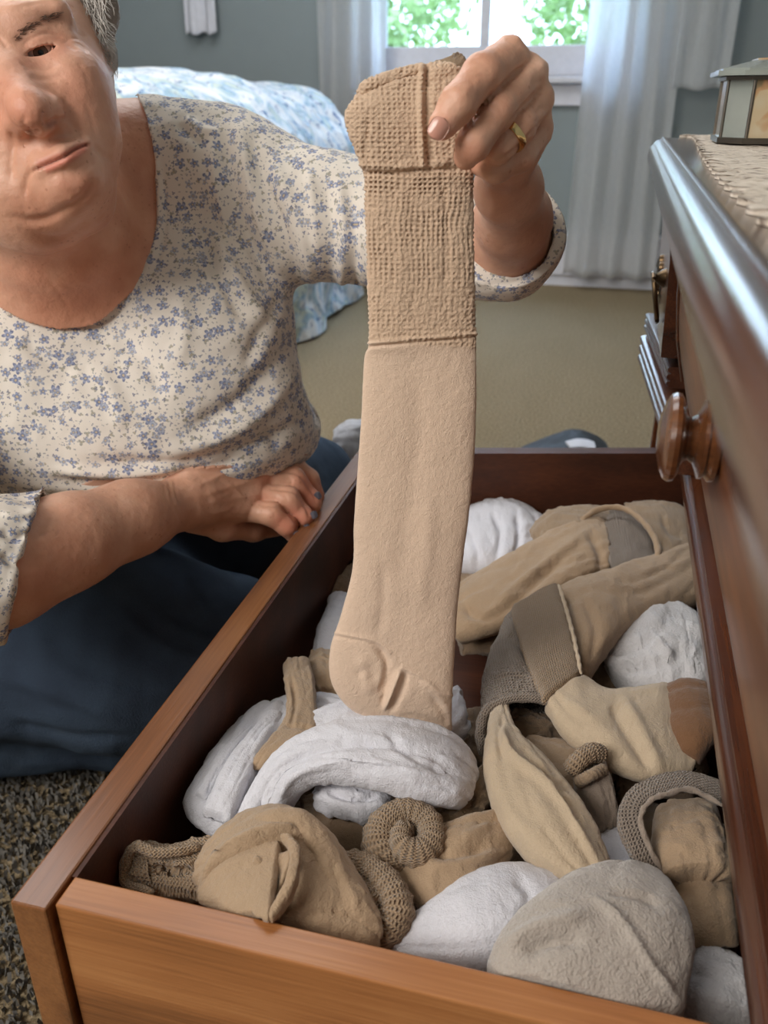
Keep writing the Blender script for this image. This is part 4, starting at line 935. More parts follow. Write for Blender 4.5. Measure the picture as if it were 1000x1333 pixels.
# ==================================================================== STOCKINGS AND CLOTHS
def tube(st, mode='z', n=110, m=64, sq=.8, open0=False, open1=False, wall=.0022, fold=(0, 1, 1), fine=.0007, strokes=(), seed=1, sharp=2.0, floor=True, crease=.4, pleat=(.0034, 1.7), sk=1.5, e=.045):
    """closed soft tube through stations (uL, vL, uR, vR, level, thickness m); level is a height (z) or a distance (d)"""
    pt = onz if mode == 'z' else K
    L = np.array([pt(s[0], s[1], s[4]) for s in st]); R = np.array([pt(s[2], s[3], s[4] if len(s) < 7 else s[6]) for s in st]); H = np.array([[s[5]] for s in st])
    Lc, Rc, Hc = catmull(L, n), catmull(R, n), np.clip(catmull(H, n)[:, 0], .003, None)
    c = (Lc+Rc)/2; a = (Rc-Lc)/2; t = np.gradient(c, axis=0); nn = np.cross(a, t); nn /= np.maximum(np.linalg.norm(nn, axis=1, keepdims=True), 1e-9)
    ref = np.array([0, 0, 1.]) if mode == 'z' else -FW
    nn *= np.where((nn@ref) < 0, -1, 1)[:, None]
    flip = np.sign((np.cross(a, t)*nn).sum(1)).mean() < 0
    x = np.linspace(0, 1, n); cap = np.ones(n)
    if not open0: cap *= np.sqrt(np.clip(1-(1-np.clip(x/e, 0, 1))**2, 0.0004, 1))
    if not open1: cap *= np.sqrt(np.clip(1-(1-np.clip((1-x)/e, 0, 1))**2, 0.0004, 1))
    capw = .55+.45*cap; capw = np.where(cap < .03, .5, capw)
    rings = [(i, 1.0, cap[i]) for i in range(n)]
    hw = np.linalg.norm(a, axis=1)
    depth = int(n*.32)
    if open1: rings += [(n-1-k, -1, 1) for k in range(depth)]
    if open0: rings = [(k, -1, 1) for k in range(depth-1, -1, -1)]+rings
    th = np.linspace(0, 2*PI, m, endpoint=False); pw = 2/max(sq, .3)
    tri = np.where(th < PI, 1-2*th/PI, 2*th/PI-3); cs = .55*np.cos(th)+.45*tri; cs /= np.abs(cs).max()
    sn = np.sign(np.sin(th)+1e-9)*np.clip(1-np.abs(cs)**pw, 0, 1)**(1/pw)
    V = []; UV = []; ln = np.concatenate([[0], np.cumsum(np.linalg.norm(np.diff(c, axis=0), axis=1))])
    for (i, k, cp) in rings:
        if k < 0: w_ = 1-wall/hw[i]; h_ = max(Hc[i]/2-wall, .0008)
        else: w_ = capw[i]; h_ = Hc[i]/2*cp
        V.append(c[i]+np.outer(cs*w_, a[i])+np.outer(sn*h_, nn[i])); UV.append(np.stack([th/(2*PI)*hw[i]*4.2, np.full(m, ln[i])], 1))
    nr = len(rings); V = np.vstack(V); UV = np.vstack(UV)
    idx = np.arange(nr*m).reshape(nr, m); nx = np.roll(idx, -1, 1)
    F = np.stack([idx[:-1], nx[:-1], nx[1:], idx[1:]], -1).reshape(-1, 4)
    N = vnormals(V, F)
    if (N*(V-np.repeat(np.array([c[r[0]] for r in rings]), m, 0))).sum(1)[(m*(nr//2)):(m*(nr//2+1))].mean() < 0 or False:
        F = F[:, ::-1]; N = -N
    am, fu, fv = fold
    # long soft folds that run along the tube, then sharper creases bent by a slower noise
    q = np.stack([np.tile(cs, nr)*hw.mean()*fu, UV[:, 1]*fv, np.tile(sn, nr)*.02*fu], 1)+seed*3.7
    wq = q+.55*np.stack([fbm(q*.8, seed+21, 2), fbm(q*.8+7, seed+22, 2), q[:, 0]*0], 1)
    V = V+N*((fbm(wq, seed, 3)*am)[:, None])
    if am:
        rd = 1-np.abs(fbm(wq*1.5+5, seed+9, 2)); rd2 = 1-np.abs(fbm(wq*2.6+11, seed+13, 2))
        V = V+N*((rd**6*1.25-rd2**7*.7)*am*crease)[:, None]
    if am and pleat[0]:
        vv = UV[:, 1]; z0 = vv*0
        sx = np.tile(cs, nr)*pleat[1]+1.5*fbm(np.stack([vv*9, z0+seed, np.tile(cs, nr)*.6], 1), seed+31, 2)+seed*.37
        mk = np.clip(.45+1.3*fbm(np.stack([vv*13, z0+seed*2.1, np.floor(sx)*5.1], 1), seed+32, 2), 0, 1.2)
        V = V+N*((np.abs(np.sin(PI*sx))**.6-.75)*mk*pleat[0]*np.clip(hw.mean()/.03, .3, 1))[:, None]
    V = V+N*(fbm(V*110, seed+5, 3)*fine*1.2)[:, None]+N*(fbm(V*420, seed+8, 2)*fine*.35)[:, None]
    N = vnormals(V, F)
    if strokes: V = stroke(V, N, [(q[0], q[1], q[2]*sk, *q[3:]) for q in strokes], sharp)
    if mode == 'z' and floor: V[:, 2] = np.maximum(V[:, 2], -.5845)
    if floor and mode == 'z':
        V[:, 0] = np.maximum(V[:, 0], -.2570); V[:, 1] = np.minimum(V[:, 1], yf(V[:, 0])-.0015)
        V[:, 1] = np.where(V[:, 2] < -.398, np.maximum(V[:, 1], yn1+.0015), V[:, 1]); V[:, 0] = np.minimum(V[:, 0], .2235)
        V[:, 2] = np.where(V[:, 0] > .086, np.minimum(V[:, 2], -.396), V[:, 2])
    return V, F, UV
def tmesh(name, mat, root=None, **kw):
    st = kw.pop('st'); V, F, UV = tube(st, **kw); o = mesh_obj(name, V, F, M[mat], uv=UV)
    if root is not None: attach(o, root)
    return o
def roll(name, pts, r, mat, root=None, n=60, tw=0.0, mode='z', rough=.0006, seed=3):
    """round rolled edge along points (u, v, level[, r])"""
    pt = onz if mode == 'z' else K
    P = catmull(np.array([pt(*p[:3]) for p in pts]), n); R = catmull(np.array([[p[3] if len(p) > 3 else r] for p in pts]), n)[:, 0]
    R = R*np.sqrt(np.clip(1-(2*np.linspace(0, 1, n)-1)**12, .01, 1))
    t = np.gradient(P, axis=0); t /= np.linalg.norm(t, axis=1, keepdims=True); u = np.cross(t, [0, 0, 1.]); u /= np.maximum(np.linalg.norm(u, axis=1, keepdims=True), 1e-6); w_ = np.cross(u, t)
    m = 20; th = np.linspace(0, 2*PI, m, endpoint=False)
    V = (P[:, None]+R[:, None, None]*(np.cos(th)[None, :, None]*u[:, None]+np.sin(th)[None, :, None]*w_[:, None])).reshape(-1, 3)
    idx = np.arange(n*m).reshape(n, m); nx = np.roll(idx, -1, 1); F = np.stack([idx[:-1], nx[:-1], nx[1:], idx[1:]], -1).reshape(-1, 4)
    N = vnormals(V, F); s = np.repeat(np.arange(n), m)*.5
    if (N*(V-np.repeat(P, m, 0))).sum() < 0: F = F[:, ::-1]; N = -N
    V = V+N*((fbm(V*260, seed, 2)*rough)+rough*.5*np.sin(s*2.2+np.tile(th, n)*2))[:, None]
    ln = np.concatenate([[0], np.cumsum(np.linalg.norm(np.diff(P, axis=0), axis=1))])
    uv = np.stack([np.tile(th, n)*R.mean(), np.repeat(ln, m)], 1)
    o = mesh_obj(name, V, F, M[mat], uv=uv)
    if root is not None: attach(o, root)
    return o
def item(name, st, mat, label, cat='stocking', group=None, parts=(), **kw):
    """one textile: body tube, plus parts (('tube'|'roll', part name, data, material, options))"""
    if not parts:
        o = tmesh(name, mat, st=st, **kw)
        return tag(o, label, cat, group)
    mid = st[len(st)//2]; p = onz((mid[0]+mid[2])/2, (mid[1]+mid[3])/2, mid[4]); root = empty(name, p, label, cat, group)
    tmesh('body', mat, root, st=st, **kw)
    for q in parts:
        if q[0] == 'tube': tmesh(q[1], q[3], root, st=q[2], **(q[4] if len(q) > 4 else {}))
        else: roll(q[1], q[2], q[4] if len(q) > 4 else .004, q[3], root, **(q[5] if len(q) > 5 else {}))
    return root

# ---- the compression stocking held up by the top
hroot = empty('stocking', K(545, 600, .60), 'beige compression stocking with an open knit cuff held up above the drawer', 'stocking')
HS = [(470, 108, 572, 80, .520, .012), (466, 122, 598, 88, .521, .017), (456, 136, 600, 104, .522, .017), (449, 152, 604, 130, .523, .018), (455, 178, 606, 165, .527, .018), (466, 205, 612, 200, .532, .016), (474, 228, 617, 224, .537, .014),
      (475, 260, 617, 250, .543, .014), (477, 330, 618, 330, .556, .014), (479, 400, 619, 395, .569, .013), (480, 447, 620, 436, .577, .012),
      (474, 470, 621, 470, .583, .012), (471, 540, 620, 540, .594, .013), (466, 610, 616, 610, .606, .014), (461, 680, 609, 680, .617, .015), (459, 740, 602, 730, .626, .016),
      (444, 800, 595, 790, .637, .018), (430, 845, 591, 850, .646, .020), (431, 885, 589, 890, .652, .019), (452, 918, 588, 915, .657, .016), (492, 941, 588, 938, .661, .013), (520, 948, 589, 951, .664, .009)]
nn_, mm_ = 900, 380
hst = [([(448, 222), (500, 226), (560, 221), (618, 219)], 4, -1.6, 1), ([(455, 214), (520, 217), (580, 211)], 5, 1.0, 1), ([(549, 92), (548, 150), (551, 214)], 3.5, 2.0, 1), ([(556, 90), (556, 150), (560, 212)], 5, -2.2, 1),
       ([(480, 150), (476, 190), (482, 220)], 4, -1.0), ([(470, 122), (510, 104), (546, 94)], 4, -1.6, 1), ([(474, 112), (510, 95), (548, 86)], 5, 1.2, 1),
       ([(575, 228), (582, 300), (578, 400)], 6, -.8), ([(520, 240), (524, 330), (518, 430)], 10, .6), 
       ([(478, 447), (540, 441), (621, 434)], 2.2, 1.1, 1), ([(478, 452), (540, 446), (621, 439)], 2, -.9, 1),
       ([(540, 470), (545, 560), (530, 680), (512, 790)], 14, -.9), ([(500, 730), (498, 790), (492, 830)], 8, -1.0), ([(560, 640), (556, 720), (545, 800)], 10, .7),
       ([(434, 823), (460, 828), (490, 835), (508, 850)], 2.2, .7, 1), ([(434, 828), (460, 833), (488, 840)], 2.5, -.5, 1),
       ([(488, 838), (503, 862), (502, 885), (494, 906)], 5, -3.0), ([(462, 880), (478, 872), (490, 885)], 6, -1.0), ([(470, 850), (476, 880), (482, 905)], 8, 1.2),
       ([(522, 870), (512, 895), (500, 925)], 3.5, 2.6), ([(530, 874), (522, 900), (508, 928)], 4.5, -2.6), ([(514, 868), (504, 895), (496, 918)], 3.5, -1.6),
       ([(524, 869), (550, 882), (572, 900), (589, 905)], 2.2, .7, 1), ([(545, 885), (570, 905), (586, 928)], 5, 1.3), ([(560, 905), (576, 925), (584, 945)], 6, -1.2), ([(520, 930), (550, 936), (580, 944)], 5, -.8)]
V, F, UV = tube(HS, 'd', n=nn_, m=mm_, sq=.72, fold=(.0012, 12, 6), crease=.12, pleat=(0, 1), sk=1.15, e=.008, fine=.00020, strokes=hst, seed=6, floor=False)
N = vnormals(V, F); u_, v_, d_ = project(V)
# real open knit: a lattice of little holes pressed into the cuff
cuffw = np.clip((446-v_-(u_-480)*-.07)/5, 0, 1)
px_, py_ = u_*d_/.55, v_*d_/.55
wob = fbm(np.stack([u_/60, v_/60, u_*0], 1), 3, 2)*3.5
pit = 6.8; row = np.floor((v_+wob)/ (pit*.92)); uu = (u_+wob*1.6+1.1*noise3(np.stack([u_/9, v_/9, u_*0], 1), 4))/pit
hole = np.cos(2*PI*uu)*.5+.5; hole2 = np.cos(2*PI*(v_+wob)/(pit*.92))*.5+.5
hw_ = np.clip(hole*hole2*1.5-.25, 0, 1)
dense = np.where(v_ < 222, .62, 1.0)*(1-.55*np.clip((v_-330)/70, 0, 1))*(.75+.5*noise3(np.stack([u_/22, v_/22, u_*0], 1), 8))
V = V+N*((.00030-.0011*hw_*dense+fbm(V*480, 9, 2)*.00055)*cuffw)[:, None]
band_ = np.clip(1-np.abs((v_+(u_-470)*.36)-118)/9, 0, 1)*(u_ < 552)*(v_ < 130)
V = V+N*(.0010*band_*cuffw)[:, None]
col = np.ones((len(V), 3)); col = col*(1-np.array([.50, .55, .60])*(hw_*dense*cuffw*.85)[:, None])  # cuff holes also get their shade painted into the colour
col *= 1-np.array([.12, .15, .20])*cuffw[:, None]
HEEL = [(425, 824), (460, 829), (490, 837), (514, 868), (506, 890), (498, 915), (494, 945), (420, 945)]
TOE = [(523, 869), (548, 880), (572, 898), (596, 908), (600, 960), (494, 960), (497, 918), (508, 890)]
hs_, ts_ = poly_sd(u_, v_, HEEL), poly_sd(u_, v_, TOE)
col *= 1+np.array([.05, .06, .07])*np.clip(.5-ts_/4, 0, 1)[:, None]
uvh = np.stack([u_*d_/FPX, v_*d_/FPX], 1)
M['stock'] = m_fabric('beige_stocking', lin(236, 208, 184), paint=True, weave=1300, nap=.0007, mott=.06, sheen=.35)
fc_ = F.mean(1).astype(int); fu_, fv_ = u_[F].mean(1), v_[F].mean(1)
reg = np.zeros(len(F), int); reg[fv_ < 445-(fu_-478)*.075] = 1
fh, ft = poly_sd(fu_, fv_, HEEL) < 0, poly_sd(fu_, fv_, TOE) < 0; reg[fh & (reg == 0)] = 2; reg[ft & (reg == 0)] = 3
for r_, nm in ((0, 'leg'), (1, 'knit_cuff'), (2, 'heel'), (3, 'toe')):
    f_ = F[reg == r_]; ui, inv = np.unique(f_, return_inverse=True)
    o = mesh_obj(nm, V[ui], inv.reshape(-1, 4), M['stock'], uv=uvh[ui], paint=col[ui]); attach(o, hroot)
    if r_ == 1: o['label'] = 'open net knit cuff folded down at the top'
    if r_ > 1: o['label'] = 'paler reinforced '+nm
# the pinched fabric behind the fingers and the loose thread
tmesh('gathered_top', 'tan2', hroot, st=[(545, 92, 560, 150, .531, .010), (562, 84, 585, 140, .526, .010), (582, 76, 602, 120, .523, .008), (596, 70, 612, 96, .528, .006)], mode='d', n=60, m=40, fold=(.002, 60, 40), floor=False, fine=.0006, seed=12)
o = MB().tube([K(591, 76, .522), K(592, 71, .521), K(595, 68, .522), K(598, 72, .524)], .0004, 5).build('loose_thread', M['grey'], smooth=True); attach(o, hroot)

# ---- the pile in the drawer, far end first
G1, G2 = 'stockings heaped in the drawer', 'white cloths in the drawer'
A = lambda **k: k
item('cloth', [(592, 742, 598, 682, -.485, .04), (625, 742, 622, 664, -.478, .05), (665, 740, 664, 661, -.478, .05), (700, 724, 707, 682, -.485, .035)], 'white',
     'smooth white cloth bunched against the far board of the drawer', 'cloth', G2, fold=(.006, 22, 18), seed=3, strokes=[([(640, 665), (652, 690), (646, 730)], 5, -3), ([(672, 668), (676, 695), (672, 725)], 4, -4), ([(610, 690), (622, 715), (620, 738)], 5, -2.5)])
item('stocking', [(588, 715, 590, 780, -.505, .03), (620, 712, 625, 785, -.497, .03), (660, 720, 668, 775, -.495, .03), (700, 722, 706, 765, -.50, .025)], 'tan2',
     'crumpled tan stocking folded just right of the hanging stocking', 'stocking', G1, fold=(.006, 30, 26), seed=5, strokes=[([(596, 735), (640, 740), (680, 738)], 4, -2.5), ([(596, 752), (630, 762), (670, 758)], 4, -2.5)])
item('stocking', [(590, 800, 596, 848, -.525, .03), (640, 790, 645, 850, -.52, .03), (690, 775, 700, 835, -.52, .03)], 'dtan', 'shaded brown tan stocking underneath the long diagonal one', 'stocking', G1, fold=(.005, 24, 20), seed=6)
item('stocking', [(690, 700, 720, 740, -.470, .03), (712, 676, 748, 720, -.460, .04), (752, 668, 790, 718, -.455, .035), (790, 672, 800, 712, -.46, .03)], 'tan2', 'tan stocking bunched behind the large diagonal stocking', 'stocking', G1, fold=(.005, 24, 20), seed=7)
item('stocking', [(588, 775, 590, 835, -.492, .030), (630, 745, 645, 818, -.478, .034), (690, 712, 712, 782, -.462, .036), (745, 685, 768, 752, -.452, .036), (785, 676, 800, 742, -.452, .030)], 'tan',
     'large tan stocking lying diagonally up to an open ribbed cuff', 'stocking', G1, fold=(.0045, 20, 9), seed=8,
     strokes=[([(600, 778), (616, 800), (650, 800), (700, 755), (760, 700)], 6, -3.5), ([(640, 790), (700, 742), (770, 690)], 5, 3), ([(765, 690), (780, 715), (786, 745)], 6, -3)],
     parts=[('tube', 'ribbed_cuff', [(778, 672, 800, 752, -.448, .018), (805, 668, 822, 757, -.444, .022), (832, 678, 845, 757, -.444, .018), (850, 700, 856, 748, -.448, .01)], 'greyknit', dict(fold=(.003, 40, 14), seed=4)),
            ('roll', 'cuff_edge', [(756, 678, -.436), (780, 663, -.428), (812, 662, -.424), (840, 682, -.424), (856, 712, -.428), (852, 750, -.438)], 'tan', .0034)])
item('stocking', [(812, 660, 838, 700, -.462, .03), (845, 657, 866, 745, -.455, .035), (880, 664, 888, 738, -.455, .035), (900, 690, 905, 730, -.46, .03)], 'tan2', 'tan stocking end in the far right corner of the drawer', 'stocking', G1,
     fold=(.004, 26, 20), seed=9, strokes=[([(860, 668), (872, 690), (895, 700)], 4, -2.5), ([(862, 700), (868, 720), (890, 715)], 4, -2)])
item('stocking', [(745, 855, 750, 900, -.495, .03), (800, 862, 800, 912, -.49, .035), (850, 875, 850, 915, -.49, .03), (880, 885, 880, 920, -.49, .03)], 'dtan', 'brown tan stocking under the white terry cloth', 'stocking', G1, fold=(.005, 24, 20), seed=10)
item('towel_sock', [(782, 826, 795, 880, -.470, .03), (805, 812, 822, 898, -.462, .045), (845, 800, 860, 908, -.458, .05), (885, 802, 900, 915, -.46, .05), (915, 820, 925, 905, -.46, .04)], 'wtowel',
     'crumpled white terry sock beside the dresser rail', 'sock', None, fold=(.006, 26, 20), seed=11, fine=.0010, strokes=[([(785, 850), (830, 842), (870, 812)], 5, -3), ([(800, 870), (850, 865), (905, 850)], 6, -4), ([(850, 820), (870, 850), (910, 870)], 5, 3)])
item('stocking', [(925, 702, 932, 776, -.452, .034), (850, 728, 866, 798, -.446, .040), (800, 744, 818, 820, -.440, .042), (757, 757, 792, 846, -.436, .040), (724, 770, 768, 880, -.438, .030), (722, 800, 752, 895, -.450, .022)], 'tan',
     'long greyish tan stocking reaching left from the dresser rail', 'stocking', G1, fold=(.0025, 16, 9), seed=12, strokes=[([(735, 775), (742, 820), (755, 880)], 6, -3), ([(800, 815), (812, 780), (840, 760)], 10, -1.2), ([(760, 775), (775, 820), (770, 865)], 7, -1.8)])
item('stocking', [(668, 798, 700, 795, -.455, .03), (650, 825, 712, 840, -.450, .04), (634, 862, 722, 880, -.447, .046), (627, 902, 735, 905, -.445, .045), (626, 930, 742, 925, -.446, .042)], 'greyknit',
     'grey tan knit stocking with its dark mouth open', 'stocking', G1, fold=(.003, 26, 14), seed=13, open1=True, strokes=[([(650, 820), (690, 850), (720, 900)], 7, -3), ([(634, 880), (680, 878), (730, 900)], 4, 1.6)],
     parts=[('roll', 'mouth_edge', [(628, 985, -.462), (626, 950, -.448), (636, 922, -.434), (672, 908, -.426), (712, 912, -.426), (738, 932, -.434), (744, 965, -.448)], 'greyknit', .0042)])
item('stocking', [(655, 935, 700, 935, -.468, .02), (650, 960, 735, 955, -.468, .024), (660, 985, 738, 975, -.470, .02)], 'dtan', 'crumpled brown tan stocking inside the dark open mouth', 'stocking', G1, fold=(.006, 40, 34), seed=44)
item('stocking', [(868, 900, 885, 985, -.452, .030), (886, 893, 902, 988, -.438, .036), (906, 894, 924, 978, -.436, .034), (924, 908, 934, 962, -.444, .024)], 'choc', 'smooth chocolate brown stocking heel beside the dresser rail', 'stocking', None, fold=(.001, 16, 12), seed=14)
item('stocking', [(706, 915, 757, 880, -.428, .020), (735, 956, 788, 902, -.432, .026), (778, 990, 822, 900, -.436, .030), (822, 1010, 858, 893, -.438, .030), (862, 1014, 870, 894, -.440, .024), (908, 1008, 878, 900, -.446, .016)], 'cream',
     'cream stocking with a knit cuff folded over the grey tan one', 'stocking', G1, fold=(.002, 14, 10), seed=15,
     strokes=[([(795, 915), (815, 950), (852, 1008)], 7, -3), ([(810, 905), (835, 950), (862, 1005)], 7, 2), ([(880, 900), (895, 950), (912, 1005)], 3, 1.5), ([(740, 905), (780, 950), (830, 1000)], 10, 1.2)],
     parts=[('tube', 'knit_cuff', [(664, 792, 724, 758, -.424, .010), (674, 828, 738, 794, -.420, .014), (688, 870, 748, 838, -.420, .014), (708, 918, 758, 882, -.424, .016)], 'tanknit', dict(sq=.6, seed=2, pleat=(0, 1))),
            ('roll', 'cuff_seam', [(727, 760, -.414), (738, 795, -.411), (749, 838, -.411), (757, 878, -.414)], 'cream', .0016)])
item('stocking', [(592, 945, 600, 985, -.50, .03), (622, 930, 630, 1000, -.495, .03), (655, 940, 660, 1010, -.495, .03)], 'dtan', 'brown tan stocking between the white cloth and the knit mouth', 'stocking', G1, fold=(.006, 34, 28), seed=16)
item('stocking', [(690, 972, 690, 1010, -.462, .03), (735, 975, 730, 1040, -.455, .03), (775, 985, 770, 1070, -.46, .03)], 'tan2', 'tan stocking lying under the cream leaf shaped one', 'stocking', G1, fold=(.004, 24, 20), seed=17)
item('stocking', [(744, 1004, 776, 980, -.440, .022), (752, 1032, 794, 1012, -.440, .028), (764, 1060, 800, 1046, -.446, .026), (775, 1090, 800, 1080, -.455, .02)], 'grey', 'grey tan sock with a small turned cuff beside the cream one', 'sock', G1, fold=(.003, 26, 20), seed=18,
     parts=[('roll', 'turned_cuff', [(742, 1008, -.428), (752, 992, -.42), (770, 980, -.418), (786, 984, -.424)], 'tanknit', .007), ('roll', 'cuff_fold', [(750, 1020, -.43), (768, 1010, -.42), (788, 1000, -.425)], 'tan2', .004)])
item('stocking', [(800, 1000, 805, 1045, -.478, .03), (850, 985, 850, 1030, -.474, .03), (905, 990, 905, 1030, -.475, .03)], 'dtan', 'brown tan stocking between the cream foot and the basket ribbed cuff', 'stocking', G1, fold=(.005, 24, 20), seed=19)
item('cloth', [(780, 1085, 772, 1130, -.463, .02), (805, 1072, 795, 1150, -.458, .024), (828, 1108, 812, 1165, -.458, .02), (842, 1140, 832, 1170, -.462, .014)], 'white', 'small white cloth corner sticking up behind the cream stocking tip', 'cloth', G2, fold=(.002, 20, 14), seed=20)
item('stocking', [(640, 932, 664, 920, -.440, .018), (634, 962, 672, 952, -.432, .024), (630, 1000, 702, 984, -.424, .030), (644, 1052, 742, 1028, -.420, .034), (678, 1106, 772, 1076, -.420, .032), (732, 1146, 790, 1122, -.426, .022), (772, 1154, 794, 1146, -.432, .012)], 'cream',
     'cream leaf shaped stocking running from the knit mouth to a point', 'stocking', G1, fold=(.002, 16, 9), seed=21, strokes=[([(650, 940), (668, 985), (720, 1030), (788, 1140)], 5, 4.0), ([(650, 975), (664, 1030), (700, 1080)], 10, -1.5), ([(690, 985), (730, 1025), (770, 1085)], 7, -3), ([(655, 930), (650, 960), (655, 990)], 4, -2)])
# basket ribbed cuff with the sock under it
item('sock', [(852, 1058, 932, 1052, -.452, .020), (848, 1085, 938, 1078, -.440, .034), (852, 1120, 946, 1112, -.436, .036), (862, 1150, 954, 1150, -.436, .030)], 'tan', 'fuzzy tan sock with a stiff basket ribbed cuff arching over it', 'sock', G1,
     fold=(.002, 16, 12), fine=.0012, seed=22, strokes=[([(858, 1150), (900, 1146), (952, 1150)], 3, -2, 1)],
     parts=[('tube', 'ribbed_cuff', [(852, 1152, 866, 1140, -.438, .006), (820, 1112, 846, 1104, -.426, .007), (803, 1068, 833, 1066, -.416, .008), (815, 1034, 843, 1046, -.410, .008), (850, 1013, 864, 1036, -.408, .008), (896, 1006, 900, 1030, -.410, .007), (945, 1020, 942, 1052, -.416, .006)], 'greyknit', dict(sq=.55, seed=3, n=220, pleat=(0, 1))),
            ('roll', 'cuff_rim', [(866, 1142, -.436), (846, 1104, -.422), (834, 1066, -.410), (845, 1044, -.404), (866, 1034, -.402), (900, 1028, -.404), (944, 1050, -.410)], 'grey', .0018),
            ('tube', 'lower_leg', [(862, 1148, 954, 1146, -.452, .026), (872, 1180, 956, 1180, -.450, .032), (880, 1215, 958, 1215, -.452, .030), (890, 1235, 958, 1232, -.456, .02)], 'tan', dict(fold=(.002, 16, 10), seed=31))])
item('stocking', [(852, 1150, 858, 1200, -.462, .026), (876, 1152, 880, 1222, -.456, .030), (900, 1170, 902, 1232, -.458, .026)], 'tan2', 'small bunched tan sock beside the beige terry sock', 'sock', G1, fold=(.005, 36, 28), seed=23)
item('cloth', [(905, 1232, 860, 1330, -.470, .03), (930, 1236, 912, 1345, -.462, .04), (962, 1262, 960, 1350, -.462, .04), (985, 1290, 985, 1350, -.466, .03)], 'wtowel', 'pale grey soft sock in the near right corner of the drawer', 'sock', None, fold=(.005, 26, 20), fine=.001, seed=24)
# whites on the left
item('cloth', [(430, 780, 458, 775, -.49, .02), (414, 820, 452, 820, -.482, .028), (404, 858, 448, 862, -.482, .028), (408, 885, 440, 885, -.488, .02)], 'white', 'bluish white cloth wedged against the drawer front left of the heel', 'cloth', G2, fold=(.004, 26, 18), seed=25)
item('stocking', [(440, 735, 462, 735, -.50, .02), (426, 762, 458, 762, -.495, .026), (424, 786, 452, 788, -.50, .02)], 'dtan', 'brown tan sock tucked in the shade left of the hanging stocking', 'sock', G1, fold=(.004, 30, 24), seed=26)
item('stocking', [(402, 852, 446, 858, -.470, .02), (400, 880, 456, 884, -.464, .03), (404, 905, 458, 908, -.464, .03), (410, 925, 456, 928, -.47, .02)], 'tan', 'tan stocking bunched under the hanging heel', 'stocking', G1, fold=(.005, 32, 26), seed=27, strokes=[([(405, 905), (430, 900), (455, 912)], 4, -2)])
item('cloth', [(352, 925, 340, 985, -.474, .03), (410, 912, 405, 975, -.462, .035), (480, 920, 478, 975, -.456, .035), (545, 925, 548, 985, -.456, .035), (600, 893, 612, 955, -.46, .03)], 'white', 'white cloth lying directly under the toe of the hanging stocking', 'cloth', G2, fold=(.005, 22, 14), seed=28)
item('cloth', [(332, 925, 392, 925, -.466, .022), (300, 960, 392, 958, -.458, .030), (268, 1005, 372, 1005, -.450, .032), (243, 1048, 352, 1040, -.448, .030), (262, 1078, 345, 1070, -.452, .024), (292, 1090, 332, 1085, -.458, .014)], 'white',
     'white cloth folded in soft pleats against the drawer front', 'cloth', G2, fold=(.004, 20, 14), seed=29,
     parts=[('tube', 'pleat', [(352, 928, 372, 930, -.450, .012), (316, 968, 346, 976, -.440, .018), (286, 1016, 322, 1028, -.434, .020), (262, 1060, 300, 1074, -.438, .014)], 'white', dict(fold=(.002, 20, 14), seed=91)), ('tube', 'pleat', [(384, 930, 404, 934, -.450, .010), (358, 972, 386, 980, -.438, .016), (330, 1020, 356, 1030, -.434, .016), (306, 1066, 330, 1078, -.442, .012)], 'white', dict(fold=(.002, 20, 14), seed=92)), ('tube', 'pleat', [(318, 950, 334, 952, -.448, .008), (282, 990, 300, 996, -.438, .012), (252, 1038, 268, 1044, -.438, .010)], 'white', dict(fold=(.002, 20, 14), seed=93))], strokes=[([(340, 935), (300, 985), (262, 1040)], 8, -4), ([(360, 940), (325, 990), (295, 1070)], 7, 4), ([(380, 950), (345, 1000), (320, 1070)], 7, -4), ([(290, 1000), (275, 1030), (285, 1060)], 5, -2.5)])
item('stocking', [(368, 862, 404, 858, -.446, .010), (370, 885, 409, 884, -.438, .013), (373, 920, 411, 924, -.434, .013), (362, 950, 408, 960, -.430, .014), (334, 982, 376, 990, -.428, .013), (318, 1002, 345, 1004, -.436, .010)], 'tan',
     'narrow tan stocking end laid over the pleated white cloth', 'stocking', G1, fold=(.002, 40, 20), seed=30, strokes=[([(368, 945), (390, 945), (410, 950)], 3, -1.5), ([(380, 880), (384, 915), (378, 945)], 3, -1.5)])
item('stocking', [(395, 1045, 405, 1110, -.475, .03), (450, 1035, 455, 1120, -.468, .035), (505, 1040, 510, 1130, -.468, .035), (560, 1045, 560, 1110, -.472, .03)], 'dtan', 'brown tan stocking under the arching white cloth', 'stocking', G1, fold=(.005, 22, 18), seed=32)
